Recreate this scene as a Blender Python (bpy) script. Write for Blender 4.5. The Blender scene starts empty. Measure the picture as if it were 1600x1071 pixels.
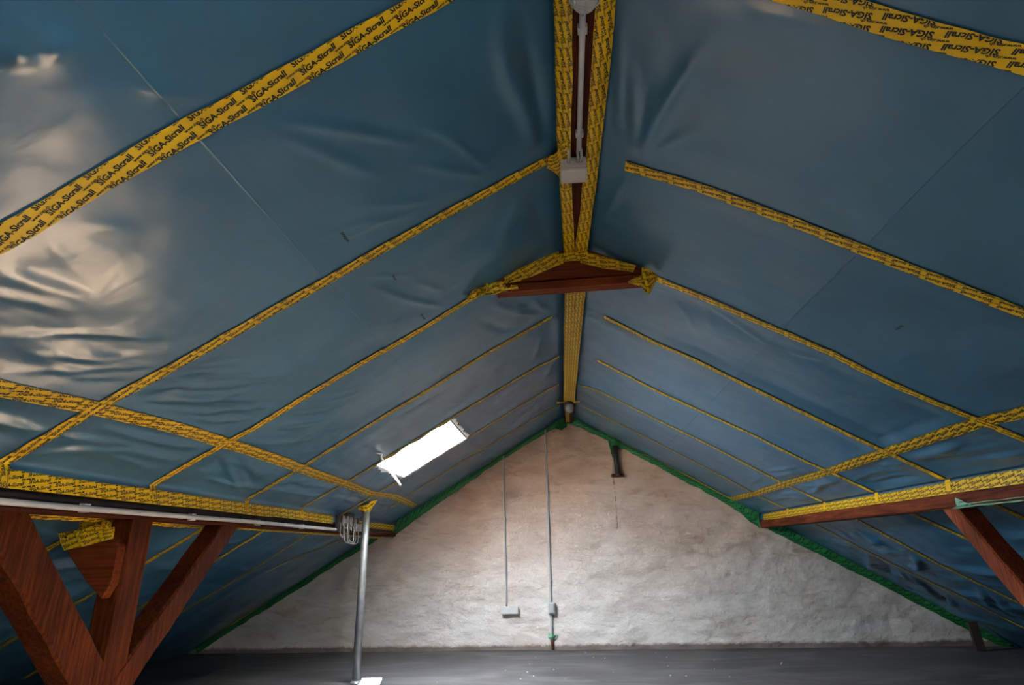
import bpy, bmesh, math, random
import numpy as np
from mathutils import Vector, Matrix

random.seed(7)
rng = np.random.default_rng(11)
SC = bpy.context.scene
COL = SC.collection

# ------------------------------------------------------------------ camera
cam_d = bpy.data.cameras.new('camera')
cam = bpy.data.objects.new('camera', cam_d)
COL.objects.link(cam)
cam_d.sensor_width = 36.0
cam_d.sensor_fit = 'HORIZONTAL'
cam_d.lens = 887.85 / 1600 * 36.0
cam_d.clip_start = 0.02
YAW, PITCH, ROLL = -0.0777, 0.3501, -0.0234
fw = Vector((math.sin(YAW) * math.cos(PITCH), math.cos(YAW) * math.cos(PITCH), math.sin(PITCH)))
rt = Vector((math.cos(YAW), -math.sin(YAW), 0))
up = rt.cross(fw)
r2 = rt * math.cos(ROLL) + up * math.sin(ROLL)
u2 = -rt * math.sin(ROLL) + up * math.cos(ROLL)
m = Matrix((r2, u2, -fw)).transposed().to_4x4()
m.translation = Vector((-0.1601, 0.0, 1.327))
cam.matrix_world = m
SC.camera = cam

# ------------------------------------------------------------------ light
SC.view_settings.view_transform = 'Standard'
SC.view_settings.look = 'None'
SC.view_settings.gamma = 1.0
SC.view_settings.use_curve_mapping = False
SC.view_settings.exposure = 1.92
SC.cycles.max_bounces = 14
SC.cycles.diffuse_bounces = 8
SC.cycles.glossy_bounces = 6
SC.cycles.transparent_max_bounces = 12
SC.cycles.caustics_reflective = False
SC.cycles.caustics_refractive = False
SC.cycles.sample_clamp_indirect = 6.0

SKY_STRENGTH = 41.0
SUN_STRENGTH = 122.0
world = bpy.data.worlds.new('sky')
SC.world = world
world.use_nodes = True
wn = world.node_tree.nodes
wn.clear()
w_out = wn.new('ShaderNodeOutputWorld')
w_bg = wn.new('ShaderNodeBackground')
w_bg.inputs['Color'].default_value = (0.86, 0.92, 1.0, 1)      # bright thinly veiled sky
w_bg.inputs['Strength'].default_value = SKY_STRENGTH
world.node_tree.links.new(w_bg.outputs[0], w_out.inputs[0])
sun_d = bpy.data.lights.new('sun', 'SUN')
sun_d.energy = SUN_STRENGTH
sun_d.angle = math.radians(1.5)
sun_d.color = (1.0, 0.70, 0.47)
sun = bpy.data.objects.new('sun', sun_d)
COL.objects.link(sun)
sun.rotation_euler = Vector((-0.08, -2.78, -2.39)).to_track_quat('-Z', 'Y').to_euler()


def portal(loc, normal_in, up_dir, sx, sy):
    d = bpy.data.lights.new('skylight_portal', 'AREA')
    d.shape = 'RECTANGLE'
    d.size = sx
    d.size_y = sy
    d.cycles.is_portal = True
    o = bpy.data.objects.new('skylight_portal', d)
    COL.objects.link(o)
    z = -Vector(normal_in).normalized()
    y = Vector(up_dir).normalized()
    x = y.cross(z)
    mm = Matrix((x, y, z)).transposed().to_4x4()
    mm.translation = Vector(loc)
    o.matrix_world = mm


# ------------------------------------------------------------------ roof frame numbers
Z0 = 3.327
SL = {-1: 0.580, 1: 0.589}
WALL_Y = 8.93
BACK_Y = -3.6
PURLIN_X = 2.70


def slope_n(sg):
    s = SL[sg]
    k = math.sqrt(1 + s * s)
    return np.array([-sg * s / k, 0.0, -1.0 / k])


# ------------------------------------------------------------------ numpy noise
_P = rng.integers(0, 1 << 16, 4096)


def _h(ix, iy, seed):
    k = (ix * 374761393 + iy * 668265263 + seed * 974711) & 0x7fffffff
    k = ((k ^ (k >> 13)) * 1274126177) & 0x7fffffff
    return ((k ^ (k >> 16)) & 0xffff) / 32767.5 - 1.0


def vnoise(x, y, seed=0):
    x = np.asarray(x, float)
    y = np.asarray(y, float)
    ix = np.floor(x).astype(np.int64)
    iy = np.floor(y).astype(np.int64)
    fx = x - ix
    fy = y - iy
    ux = fx * fx * fx * (fx * (fx * 6 - 15) + 10)
    uy = fy * fy * fy * (fy * (fy * 6 - 15) + 10)
    a = _h(ix, iy, seed)
    b = _h(ix + 1, iy, seed)
    c = _h(ix, iy + 1, seed)
    d = _h(ix + 1, iy + 1, seed)
    return (a * (1 - ux) + b * ux) * (1 - uy) + (c * (1 - ux) + d * ux) * uy


def fbm(x, y, oct=4, seed=0, gain=0.5):
    t = 0
    a = 1.0
    for o in range(oct):
        t = t + a * vnoise(x * 2 ** o, y * 2 ** o, seed + o * 17)
        a *= gain
    return t


def sstep(a, b, x):
    t = np.clip((x - a) / (b - a), 0, 1)
    return t * t * (3 - 2 * t)


# ------------------------------------------------------------------ object helpers
def link(o, parent=None):
    COL.objects.link(o)
    if parent is not None:
        o.parent = parent
    return o


def mesh_np(name, V, F, mat, parent=None, smooth=True):
    me = bpy.data.meshes.new(name)
    V = np.asarray(V, float)
    if isinstance(F, np.ndarray):
        n, k = F.shape
        me.vertices.add(len(V))
        me.vertices.foreach_set('co', V.ravel())
        me.loops.add(n * k)
        me.loops.foreach_set('vertex_index', F.ravel().astype(np.int32))
        me.polygons.add(n)
        me.polygons.foreach_set('loop_start', (np.arange(n) * k).astype(np.int32))
        me.polygons.foreach_set('loop_total', np.full(n, k, np.int32))
        me.update(calc_edges=True)
    else:
        me.from_pydata([tuple(v) for v in V], [], F)
    me.materials.append(mat)
    if smooth:
        me.polygons.foreach_set('use_smooth', np.ones(len(me.polygons), bool))
    me.validate()
    me.update()
    return link(bpy.data.objects.new(name, me), parent)


def bm_obj(name, bm, mat, parent=None, smooth=False):
    me = bpy.data.meshes.new(name)
    bm.normal_update()
    bm.to_mesh(me)
    bm.free()
    me.materials.append(mat)
    if smooth:
        me.polygons.foreach_set('use_smooth', np.ones(len(me.polygons), bool))
    return link(bpy.data.objects.new(name, me), parent)


def grid_faces(n, mcols, flip=False, mask=None):
    i, j = np.meshgrid(np.arange(n - 1), np.arange(mcols - 1), indexing='ij')
    a = i * mcols + j
    q = np.stack([a, a + 1, a + mcols + 1, a + mcols], -1).reshape(-1, 4)
    if flip:
        q = q[:, ::-1]
    if mask is not None:
        q = q[mask.reshape(-1)]
    return q


def empty(name, loc=(0, 0, 0)):
    o = bpy.data.objects.new(name, None)
    o.location = loc
    o.empty_display_size = 0.1
    return link(o)


def tag(o, label, cat, group=None):
    o['label'] = label
    o['category'] = cat
    if group:
        o['group'] = group
    return o


def structure(o):
    o['kind'] = 'structure'
    return o


def add_box(bm, lo, hi, mat=None, bevel=0.0):
    r = bmesh.ops.create_cube(bm, size=1.0)
    vs = r['verts']
    lo = Vector(lo)
    hi = Vector(hi)
    for v in vs:
        v.co = Vector(((v.co.x + .5) * (hi.x - lo.x) + lo.x, (v.co.y + .5) * (hi.y - lo.y) + lo.y,
                       (v.co.z + .5) * (hi.z - lo.z) + lo.z))
    if mat is not None:
        bmesh.ops.transform(bm, matrix=mat, verts=vs)
    if bevel > 0:
        es = list({e for v in vs for e in v.link_edges})
        bmesh.ops.bevel(bm, geom=es, offset=bevel, segments=2, affect='EDGES', profile=0.6)
    return vs


def tube_np(path, radius, n=10, caps=True):
    """vertices, faces of a tube along a 3-D path."""
    P = np.asarray(path, float)
    rad = np.broadcast_to(np.asarray(radius, float), (len(P),))
    T = np.gradient(P, axis=0)
    T /= np.linalg.norm(T, axis=1)[:, None] + 1e-12
    ref = np.array([0, 0, 1.0]) if abs(T[0, 2]) < .9 else np.array([1.0, 0, 0])
    V = []
    A = None
    for k in range(len(P)):
        if A is None:
            A = np.cross(T[k], ref)
        A = A - T[k] * (A @ T[k])
        A /= np.linalg.norm(A) + 1e-12
        B = np.cross(T[k], A)
        th = np.linspace(0, 2 * np.pi, n, endpoint=False)
        V.append(P[k] + rad[k] * (np.cos(th)[:, None] * A + np.sin(th)[:, None] * B))
    V = np.concatenate(V)
    F = []
    for k in range(len(P) - 1):
        for j in range(n):
            F.append((k * n + j, k * n + (j + 1) % n, (k + 1) * n + (j + 1) % n, (k + 1) * n + j))
    if caps:
        F.append(tuple(range(n - 1, -1, -1)))
        F.append(tuple((len(P) - 1) * n + j for j in range(n)))
    return V, F


def tube(name, path, radius, mat, parent=None, n=10):
    V, F = tube_np(path, radius, n)
    return mesh_np(name, V, F, mat, parent)


def lathe(name, prof, center, mat, parent=None, n=20, axis='Z'):
    """prof: list of (radius, height)."""
    V = []
    F = []
    for r, h in prof:
        for k in range(n):
            a = 2 * math.pi * k / n
            if axis == 'Z':
                V.append((center[0] + r * math.cos(a), center[1] + r * math.sin(a), center[2] + h))
            else:
                V.append((center[0] + r * math.cos(a), center[1] + h, center[2] + r * math.sin(a)))
    for i in range(len(prof) - 1):
        for k in range(n):
            F.append((i * n + k, i * n + (k + 1) % n, (i + 1) * n + (k + 1) % n, (i + 1) * n + k))
    F.append(tuple(range(n - 1, -1, -1)))
    F.append(tuple((len(prof) - 1) * n + k for k in range(n)))
    return mesh_np(name, V, F, mat, parent)


# ------------------------------------------------------------------ materials
def new_mat(name):
    mt = bpy.data.materials.new(name)
    mt.use_nodes = True
    nt = mt.node_tree
    b = nt.nodes['Principled BSDF']
    return mt, nt, b


def N(nt, typ, **kw):
    n = nt.nodes.new(typ)
    for k, v in kw.items():
        if k in n.inputs:
            n.inputs[k].default_value = v
        else:
            setattr(n, k, v)
    return n


def ramp(nt, fac, stops):
    r = nt.nodes.new('ShaderNodeValToRGB')
    e = r.color_ramp.elements
    while len(e) < len(stops):
        e.new(0.5)
    for i, (p, c) in enumerate(stops):
        e[i].position = p
        e[i].color = (*c, 1) if len(c) == 3 else c
    nt.links.new(fac, r.inputs[0])
    return r


def obj_coords(nt, scale=(1, 1, 1), rot=(0, 0, 0)):
    tc = nt.nodes.new('ShaderNodeTexCoord')
    mp = nt.nodes.new('ShaderNodeMapping')
    mp.inputs['Scale'].default_value = scale
    mp.inputs['Rotation'].default_value = rot
    nt.links.new(tc.outputs['Object'], mp.inputs[0])
    return mp.outputs[0]


def noise(nt, vec, scale, detail=4, rough=0.5, dist=0.0):
    n = nt.nodes.new('ShaderNodeTexNoise')
    n.inputs['Scale'].default_value = scale
    n.inputs['Detail'].default_value = detail
    n.inputs['Roughness'].default_value = rough
    n.inputs['Distortion'].default_value = dist
    nt.links.new(vec, n.inputs['Vector'])
    return n.outputs['Fac']


def bump(nt, b, height, strength, dist):
    bp = nt.nodes.new('ShaderNodeBump')
    bp.inputs['Strength'].default_value = strength
    bp.inputs['Distance'].default_value = dist
    nt.links.new(height, bp.inputs['Height'])
    nt.links.new(bp.outputs[0], b.inputs['Normal'])
    return bp


def mat_plain(name, col, rough=0.5, metal=0.0, var=0.15, scale=8.0, spec=0.5):
    mt, nt, b = new_mat(name)
    v = obj_coords(nt)
    f = noise(nt, v, scale, 4)
    lo = tuple(c * (1 - var) for c in col)
    hi = tuple(min(1, c * (1 + var)) for c in col)
    r = ramp(nt, f, [(0.3, lo), (0.7, hi)])
    nt.links.new(r.outputs[0], b.inputs['Base Color'])
    b.inputs['Roughness'].default_value = rough
    b.inputs['Metallic'].default_value = metal
    b.inputs['Specular IOR Level'].default_value = spec
    return mt


def make_membrane():
    mt, nt, b = new_mat('blue_membrane_film')
    v = obj_coords(nt)
    f = noise(nt, v, 1.3, 3)
    r = ramp(nt, f, [(0.3, (0.025, 0.104, 0.188)), (0.7, (0.032, 0.130, 0.225))])
    nt.links.new(r.outputs[0], b.inputs['Base Color'])
    rr = ramp(nt, noise(nt, v, 2.0, 3), [(0.3, (0.29,) * 3), (0.7, (0.37,) * 3)])
    nt.links.new(rr.outputs[0], b.inputs['Roughness'])
    b.inputs['Specular IOR Level'].default_value = 0.95
    n1 = noise(nt, obj_coords(nt, (1, 1.5, 1)), 3.2, 4, 0.5, 0.3)
    bump(nt, b, n1, 0.13, 0.04)
    return mt


def make_tape(name, col, dark, rough=0.42):
    mt, nt, b = new_mat(name)
    v = obj_coords(nt)
    f = noise(nt, v, 7.0, 4)
    r = ramp(nt, f, [(0.25, dark), (0.6, col)])
    nt.links.new(r.outputs[0], b.inputs['Base Color'])
    b.inputs['Roughness'].default_value = rough
    b.inputs['Specular IOR Level'].default_value = 0.3
    n1 = noise(nt, v, 38.0, 3)
    bump(nt, b, n1, 0.25, 0.004)
    return mt


def make_wood(name, c1, c2, c3, axis='Y', rough=0.62):
    mt, nt, b = new_mat(name)
    sc = {'Y': (26, 1.1, 26), 'X': (1.1, 26, 26), 'Z': (26, 26, 1.6)}[axis]
    v = obj_coords(nt, sc)
    f = noise(nt, v, 2.2, 8, 0.62, 0.5)
    f2 = noise(nt, obj_coords(nt), 3.0, 4)
    r = ramp(nt, f, [(0.28, c1), (0.5, c2), (0.74, c3)])
    r2_ = ramp(nt, f2, [(0.3, (0.45, 0.42, 0.42)), (0.65, (1, 1, 1))])
    mx = N(nt, 'ShaderNodeMixRGB', blend_type='MULTIPLY')
    mx.inputs[0].default_value = 0.8
    nt.links.new(r.outputs[0], mx.inputs[1])
    nt.links.new(r2_.outputs[0], mx.inputs[2])
    nt.links.new(mx.outputs[0], b.inputs['Base Color'])
    b.inputs['Roughness'].default_value = rough
    b.inputs['Specular IOR Level'].default_value = 0.08
    bump(nt, b, f, 0.5, 0.006)
    return mt


def make_wall():
    mt, nt, b = new_mat('whitewashed_rubble')
    tc = nt.nodes.new('ShaderNodeTexCoord')
    sep = nt.nodes.new('ShaderNodeSeparateXYZ')
    nt.links.new(tc.outputs['Object'], sep.inputs[0])
    v = obj_coords(nt, (1, 1, 2.2))
    n1 = noise(nt, v, 1.6, 7, 0.62, 0.5)
    n2 = noise(nt, obj_coords(nt, (1, 1, 3.6)), 2.6, 8, 0.7, 0.9)
    base = ramp(nt, n1, [(0.30, (0.60, 0.53, 0.49)), (0.55, (0.76, 0.71, 0.68)), (0.8, (0.83, 0.79, 0.77))])
    # brown soot and damp marks following the courses
    st = ramp(nt, n2, [(0.30, (0.45, 0.36, 0.30)), (0.39, (0.78, 0.71, 0.65)), (0.47, (1, 1, 1))])
    mx = N(nt, 'ShaderNodeMixRGB', blend_type='MULTIPLY')
    mx.inputs[0].default_value = 0.5
    nt.links.new(base.outputs[0], mx.inputs[1])
    nt.links.new(st.outputs[0], mx.inputs[2])
    # warm bounced light painted browner into the upper wall; grime along the foot
    mr = N(nt, 'ShaderNodeMapRange')
    mr.inputs['From Min'].default_value = 0.5
    mr.inputs['From Max'].default_value = 2.3
    ad = N(nt, 'ShaderNodeMath', operation='MULTIPLY_ADD')
    nt.links.new(noise(nt, obj_coords(nt), 0.9, 5, 0.6), ad.inputs[0])
    ad.inputs[1].default_value = 1.6
    nt.links.new(sep.outputs['Z'], ad.inputs[2])
    sb = N(nt, 'ShaderNodeMath', operation='SUBTRACT')
    nt.links.new(ad.outputs[0], sb.inputs[0])
    sb.inputs[1].default_value = 0.8
    nt.links.new(sb.outputs[0], mr.inputs['Value'])
    hi = ramp(nt, mr.outputs[0], [(0.0, (1, 1, 1)), (1.0, (0.74, 0.54, 0.42))])
    mx2 = N(nt, 'ShaderNodeMixRGB', blend_type='MULTIPLY')
    mx2.inputs[0].default_value = 1.0
    nt.links.new(mx.outputs[0], mx2.inputs[1])
    nt.links.new(hi.outputs[0], mx2.inputs[2])
    mg = N(nt, 'ShaderNodeMath', operation='MULTIPLY_ADD')
    nt.links.new(noise(nt, obj_coords(nt, (1, 1, 1)), 9.0, 6, 0.7), mg.inputs[0])
    mg.inputs[1].default_value = -0.10
    nt.links.new(sep.outputs['Z'], mg.inputs[2])
    gr = ramp(nt, mg.outputs[0], [(0.0, (0.30, 0.27, 0.26)), (0.012, (0.62, 0.58, 0.56)), (0.035, (1, 1, 1))])
    mx3 = N(nt, 'ShaderNodeMixRGB', blend_type='MULTIPLY')
    mx3.inputs[0].default_value = 1.0
    nt.links.new(mx2.outputs[0], mx3.inputs[1])
    nt.links.new(gr.outputs[0], mx3.inputs[2])
    nt.links.new(mx3.outputs[0], b.inputs['Base Color'])
    b.inputs['Roughness'].default_value = 0.85
    b.inputs['Specular IOR Level'].default_value = 0.25
    n3 = noise(nt, obj_coords(nt, (1, 1, 1.6)), 9.0, 8, 0.65, 0.4)
    n4 = noise(nt, obj_coords(nt), 42.0, 4, 0.6)
    ma = N(nt, 'ShaderNodeMath', operation='MULTIPLY_ADD')
    nt.links.new(n4, ma.inputs[0])
    ma.inputs[1].default_value = 0.35
    nt.links.new(n3, ma.inputs[2])
    bump(nt, b, ma.outputs[0], 0.7, 0.03)
    return mt


def make_floor():
    mt, nt, b = new_mat('dusty_concrete_screed')
    v = obj_coords(nt)
    n1 = noise(nt, v, 0.8, 6, 0.6, 0.8)
    n2 = noise(nt, obj_coords(nt, (0.5, 2.2, 1)), 1.7, 7, 0.6, 1.4)
    r = ramp(nt, n1, [(0.32, (0.052, 0.050, 0.051)), (0.68, (0.085, 0.082, 0.085))])
    s = ramp(nt, n2, [(0.48, (0, 0, 0)), (0.66, (1, 1, 1))])
    mx = N(nt, 'ShaderNodeMixRGB')
    nt.links.new(s.outputs[0], mx.inputs[0])
    nt.links.new(r.outputs[0], mx.inputs[1])
    mx.inputs[2].default_value = (0.115, 0.112, 0.116, 1)
    # floor colour raised away from the gable, added to bounce light onto the film
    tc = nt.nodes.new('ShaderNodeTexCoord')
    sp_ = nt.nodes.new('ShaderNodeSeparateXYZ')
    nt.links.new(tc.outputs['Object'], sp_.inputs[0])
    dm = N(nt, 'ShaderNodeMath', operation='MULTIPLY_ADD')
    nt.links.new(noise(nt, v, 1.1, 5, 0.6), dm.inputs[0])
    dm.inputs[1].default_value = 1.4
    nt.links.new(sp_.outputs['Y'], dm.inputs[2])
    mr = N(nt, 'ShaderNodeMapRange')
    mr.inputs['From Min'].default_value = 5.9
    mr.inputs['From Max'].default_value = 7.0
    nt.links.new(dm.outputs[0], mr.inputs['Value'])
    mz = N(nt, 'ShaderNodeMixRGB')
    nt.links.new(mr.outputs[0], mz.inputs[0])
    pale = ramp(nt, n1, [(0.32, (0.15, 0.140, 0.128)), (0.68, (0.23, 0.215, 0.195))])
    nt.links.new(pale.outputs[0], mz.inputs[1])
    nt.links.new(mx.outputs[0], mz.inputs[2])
    nt.links.new(mz.outputs[0], b.inputs['Base Color'])
    b.inputs['Roughness'].default_value = 0.6
    b.inputs['Specular IOR Level'].default_value = 0.3
    bump(nt, b, noise(nt, v, 24.0, 6, 0.6), 0.3, 0.01)
    return mt


def make_glass():
    mt = bpy.data.materials.new('skylight_glass')
    mt.use_nodes = True
    nt = mt.node_tree
    nt.nodes.clear()
    o = nt.nodes.new('ShaderNodeOutputMaterial')
    mix = nt.nodes.new('ShaderNodeMixShader')
    tr = nt.nodes.new('ShaderNodeBsdfTransparent')
    tr.inputs[0].default_value = (0.93, 0.95, 0.94, 1)
    gl = nt.nodes.new('ShaderNodeBsdfGlossy')
    gl.inputs['Roughness'].default_value = 0.03
    fr = nt.nodes.new('ShaderNodeLayerWeight')
    fr.inputs['Blend'].default_value = 0.12
    mf = nt.nodes.new('ShaderNodeMath')
    mf.operation = 'MULTIPLY'
    mf.inputs[1].default_value = 0.6
    nt.links.new(fr.outputs['Facing'], mf.inputs[0])
    nt.links.new(mf.outputs[0], mix.inputs[0])
    nt.links.new(tr.outputs[0], mix.inputs[1])
    nt.links.new(gl.outputs[0], mix.inputs[2])
    nt.links.new(mix.outputs[0], o.inputs[0])
    return mt


def make_jar():
    mt, nt, b = new_mat('lamp_jar_glass')
    v = obj_coords(nt)
    b.inputs['Base Color'].default_value = (0.80, 0.80, 0.76, 1)
    rr = ramp(nt, noise(nt, v, 30.0, 3), [(0.3, (0.12,) * 3), (0.7, (0.3,) * 3)])
    nt.links.new(rr.outputs[0], b.inputs['Roughness'])
    b.inputs['Transmission Weight'].default_value = 0.45
    b.inputs['IOR'].default_value = 1.3
    return mt


M_MEM = make_membrane()
M_YEL = make_tape('yellow_tape', (0.90, 0.54, 0.010), (0.78, 0.44, 0.008))
M_GRN = make_tape('green_tape', (0.018, 0.215, 0.060), (0.010, 0.13, 0.036))
M_GRN2 = make_tape('pale_green_foil', (0.20, 0.44, 0.30), (0.10, 0.27, 0.17))
M_INK = mat_plain('black_ink', (0.012, 0.011, 0.010), 0.6)
M_INKG = mat_plain('dark_green_ink', (0.004, 0.045, 0.012), 0.6)
M_WOODY = make_wood('stained_timber_long', (0.022, 0.0045, 0.0016), (0.072, 0.0150, 0.0052), (0.125, 0.029, 0.0095), 'Y')
M_WOODX = make_wood('stained_timber_cross', (0.050, 0.011, 0.004), (0.150, 0.031, 0.009), (0.24, 0.056, 0.017), 'X')
M_WOODZ = make_wood('stained_timber_upright', (0.022, 0.0042, 0.0012), (0.078, 0.0160, 0.0036), (0.155, 0.037, 0.008), 'Z')
M_REDY = make_wood('red_timber_long', (0.040, 0.009, 0.004), (0.150, 0.034, 0.014), (0.24, 0.060, 0.024), 'Y')
M_REDZ = make_wood('red_timber_brace', (0.050, 0.011, 0.005), (0.185, 0.042, 0.017), (0.29, 0.075, 0.030), 'Z')
M_WALL = make_wall()
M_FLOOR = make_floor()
M_GLASS = make_glass()
M_JAR = make_jar()
M_FOIL = mat_plain('white_reveal_film', (0.86, 0.86, 0.86), 0.4, 0.0, 0.06, 5.0)
M_PVC = mat_plain('grey_white_pvc', (0.56, 0.55, 0.56), 0.42, 0.0, 0.08)
M_BOX = mat_plain('beige_grey_plastic', (0.50, 0.47, 0.45), 0.45, 0.0, 0.05)
M_GREY = mat_plain('grey_conduit', (0.40, 0.41, 0.43), 0.45, 0.0, 0.1)
M_ZINC = mat_plain('galvanised_pipe', (0.23, 0.235, 0.245), 0.45, 0.5, 0.12, 14.0)
M_BLACK = mat_plain('black_plastic', (0.016, 0.015, 0.016), 0.5, 0.0, 0.2)
M_DARKW = mat_plain('dark_wood_and_shade', (0.030, 0.022, 0.020), 0.8, 0.0, 0.3)  # also stands in for shade in the purlin groove and collar gap
M_RUST = mat_plain('rusty_iron', (0.13, 0.055, 0.03), 0.75, 0.4, 0.4, 30.0)
M_WHITE = mat_plain('white_paper', (0.85, 0.85, 0.84), 0.7, 0.0, 0.04)
M_CABLE = mat_plain('grey_white_cable', (0.42, 0.41, 0.40), 0.5, 0.0, 0.05)
M_FRONT = mat_plain('grey_plaster', (0.50, 0.46, 0.42), 0.9, 0.0, 0.15, 2.0)
M_CHIP = mat_plain('plaster_crumb', (0.72, 0.70, 0.67), 0.9, 0.0, 0.1)

# ------------------------------------------------------------------ rafter lines (along which the film is taped)
RAF = {
    -1: {0: [(0.13, 1.335), (0.512, 1.342), (0.862, 1.346), (1.204, 1.355), (1.532, 1.373), (1.835, 1.388), (2.665, 1.40)],
         1: [(0.135, 2.480), (0.399, 2.465), (0.661, 2.448), (0.979, 2.440), (1.291, 2.441), (1.593, 2.438), (1.913, 2.432), (2.299, 2.420), (2.660, 2.430)],
         2: [(0.60, 3.462), (0.744, 3.450), (1.072, 3.472), (1.418, 3.446), (1.768, 3.452), (2.098, 3.470), (2.266, 3.450), (2.66, 3.430)],
         3: [(0.165, 4.590), (0.43, 4.560), (0.693, 4.528), (1.256, 4.560), (1.728, 4.550), (2.29, 4.580), (2.672, 4.555)],
         4: [(0.11, 5.78), (0.24, 5.735), (0.373, 5.690), (0.612, 5.670), (1.194, 5.638), (1.602, 5.640), (2.003, 5.640), (2.3, 5.645), (2.660, 5.585)],
         5: [(0.12, 6.86), (0.24, 6.80), (0.705, 6.750), (1.263, 6.722), (1.937, 6.722), (2.227, 6.705), (2.640, 6.675)],
         6: [(0.12, 7.97), (0.25, 7.87), (0.478, 7.800), (0.796, 7.785), (1.53, 7.68), (2.105, 7.73), (2.45, 7.747)],
         7: [(0.95, 8.79), (1.283, 8.794)]},
    1: {0: [(0.14, 1.372), (0.682, 1.370), (0.993, 1.372), (1.214, 1.363), (1.9, 1.36), (2.67, 1.36)],
        1: [(0.256, 2.474), (0.609, 2.425), (1.015, 2.414), (1.393, 2.421), (1.629, 2.421), (1.855, 2.425), (2.67, 2.43)],
        2: [(0.529, 3.479), (0.825, 3.458), (1.195, 3.463), (1.537, 3.460), (1.897, 3.505), (2.203, 3.495), (2.67, 3.475)],
        3: [(0.282, 4.486), (0.689, 4.528), (0.925, 4.500), (1.498, 4.530), (1.92, 4.548), (2.318, 4.563), (2.672, 4.563)],
        4: [(0.285, 5.66), (0.857, 5.705), (1.346, 5.662), (1.747, 5.625), (2.155, 5.650), (2.328, 5.618), (2.672, 5.588)],
        5: [(0.12, 6.93), (0.24, 6.80), (0.351, 6.730), (1.067, 6.715), (1.568, 6.690), (2.065, 6.714), (2.325, 6.732), (2.672, 6.689)],
        6: [(0.225, 7.865), (0.822, 7.785), (1.621, 7.798), (1.998, 7.800), (2.336, 7.86), (2.672, 7.777)],
        7: [(0.60, 8.875), (1.387, 8.845), (2.329, 8.845)]},
}
LOWER = {
    -1: {1: [(2.90, 2.44), (5.6, 2.44)],
         2: [(2.90, 3.47), (3.199, 3.466), (3.371, 3.455), (5.4, 3.46)],
         3: [(2.90, 4.60), (3.053, 4.610), (3.425, 4.612), (3.895, 4.575), (4.212, 4.52), (4.51, 4.545), (5.3, 4.54)],
         4: [(2.90, 5.57), (3.058, 5.566), (3.444, 5.570), (3.732, 5.60), (5.2, 5.60)],
         5: [(2.90, 6.60), (3.067, 6.612), (3.692, 6.66), (4.291, 6.60), (5.2, 6.60)],
         6: [(2.98, 7.86), (3.155, 7.82), (3.416, 7.40), (3.772, 7.10)],
         7: [(4.70, 8.80), (5.10, 8.80)]},
    1: {2: [(2.90, 3.50), (5.5, 3.50)],
        2.5: [(2.90, 4.59), (3.086, 4.589), (5.5, 4.57)],
        3: [(2.90, 5.67), (3.024, 5.662), (3.289, 5.630), (3.57, 5.598), (5.4, 5.60)],
        4: [(2.92, 6.70), (3.042, 6.712), (3.386, 6.77), (3.783, 6.85), (4.13, 6.811), (4.471, 6.762), (5.4, 6.74)],
        5: [(2.95, 7.82), (3.093, 7.823), (3.56, 7.870), (4.012, 7.82), (4.40, 7.72), (5.1, 7.68)]},
}
UP = {-1: [(2.36, 1.0), (2.343, 1.988), (2.322, 2.183), (2.299, 2.417), (2.28, 2.835), (2.27, 3.449), (2.288, 4.566), (2.307, 5.673), (2.331, 6.557), (2.285, 7.28), (2.30, 7.9), (2.33, 8.60)],
      1: [(2.31, 1.0), (2.325, 3.205), (2.304, 3.506), (2.309, 3.957), (2.318, 4.563), (2.334, 5.632), (2.333, 6.764), (2.345, 7.731), (2.329, 8.86)]}

HOLE = (1.25, 2.00, 5.68, 6.69)      # skylight opening in the slope at x < 0

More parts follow.
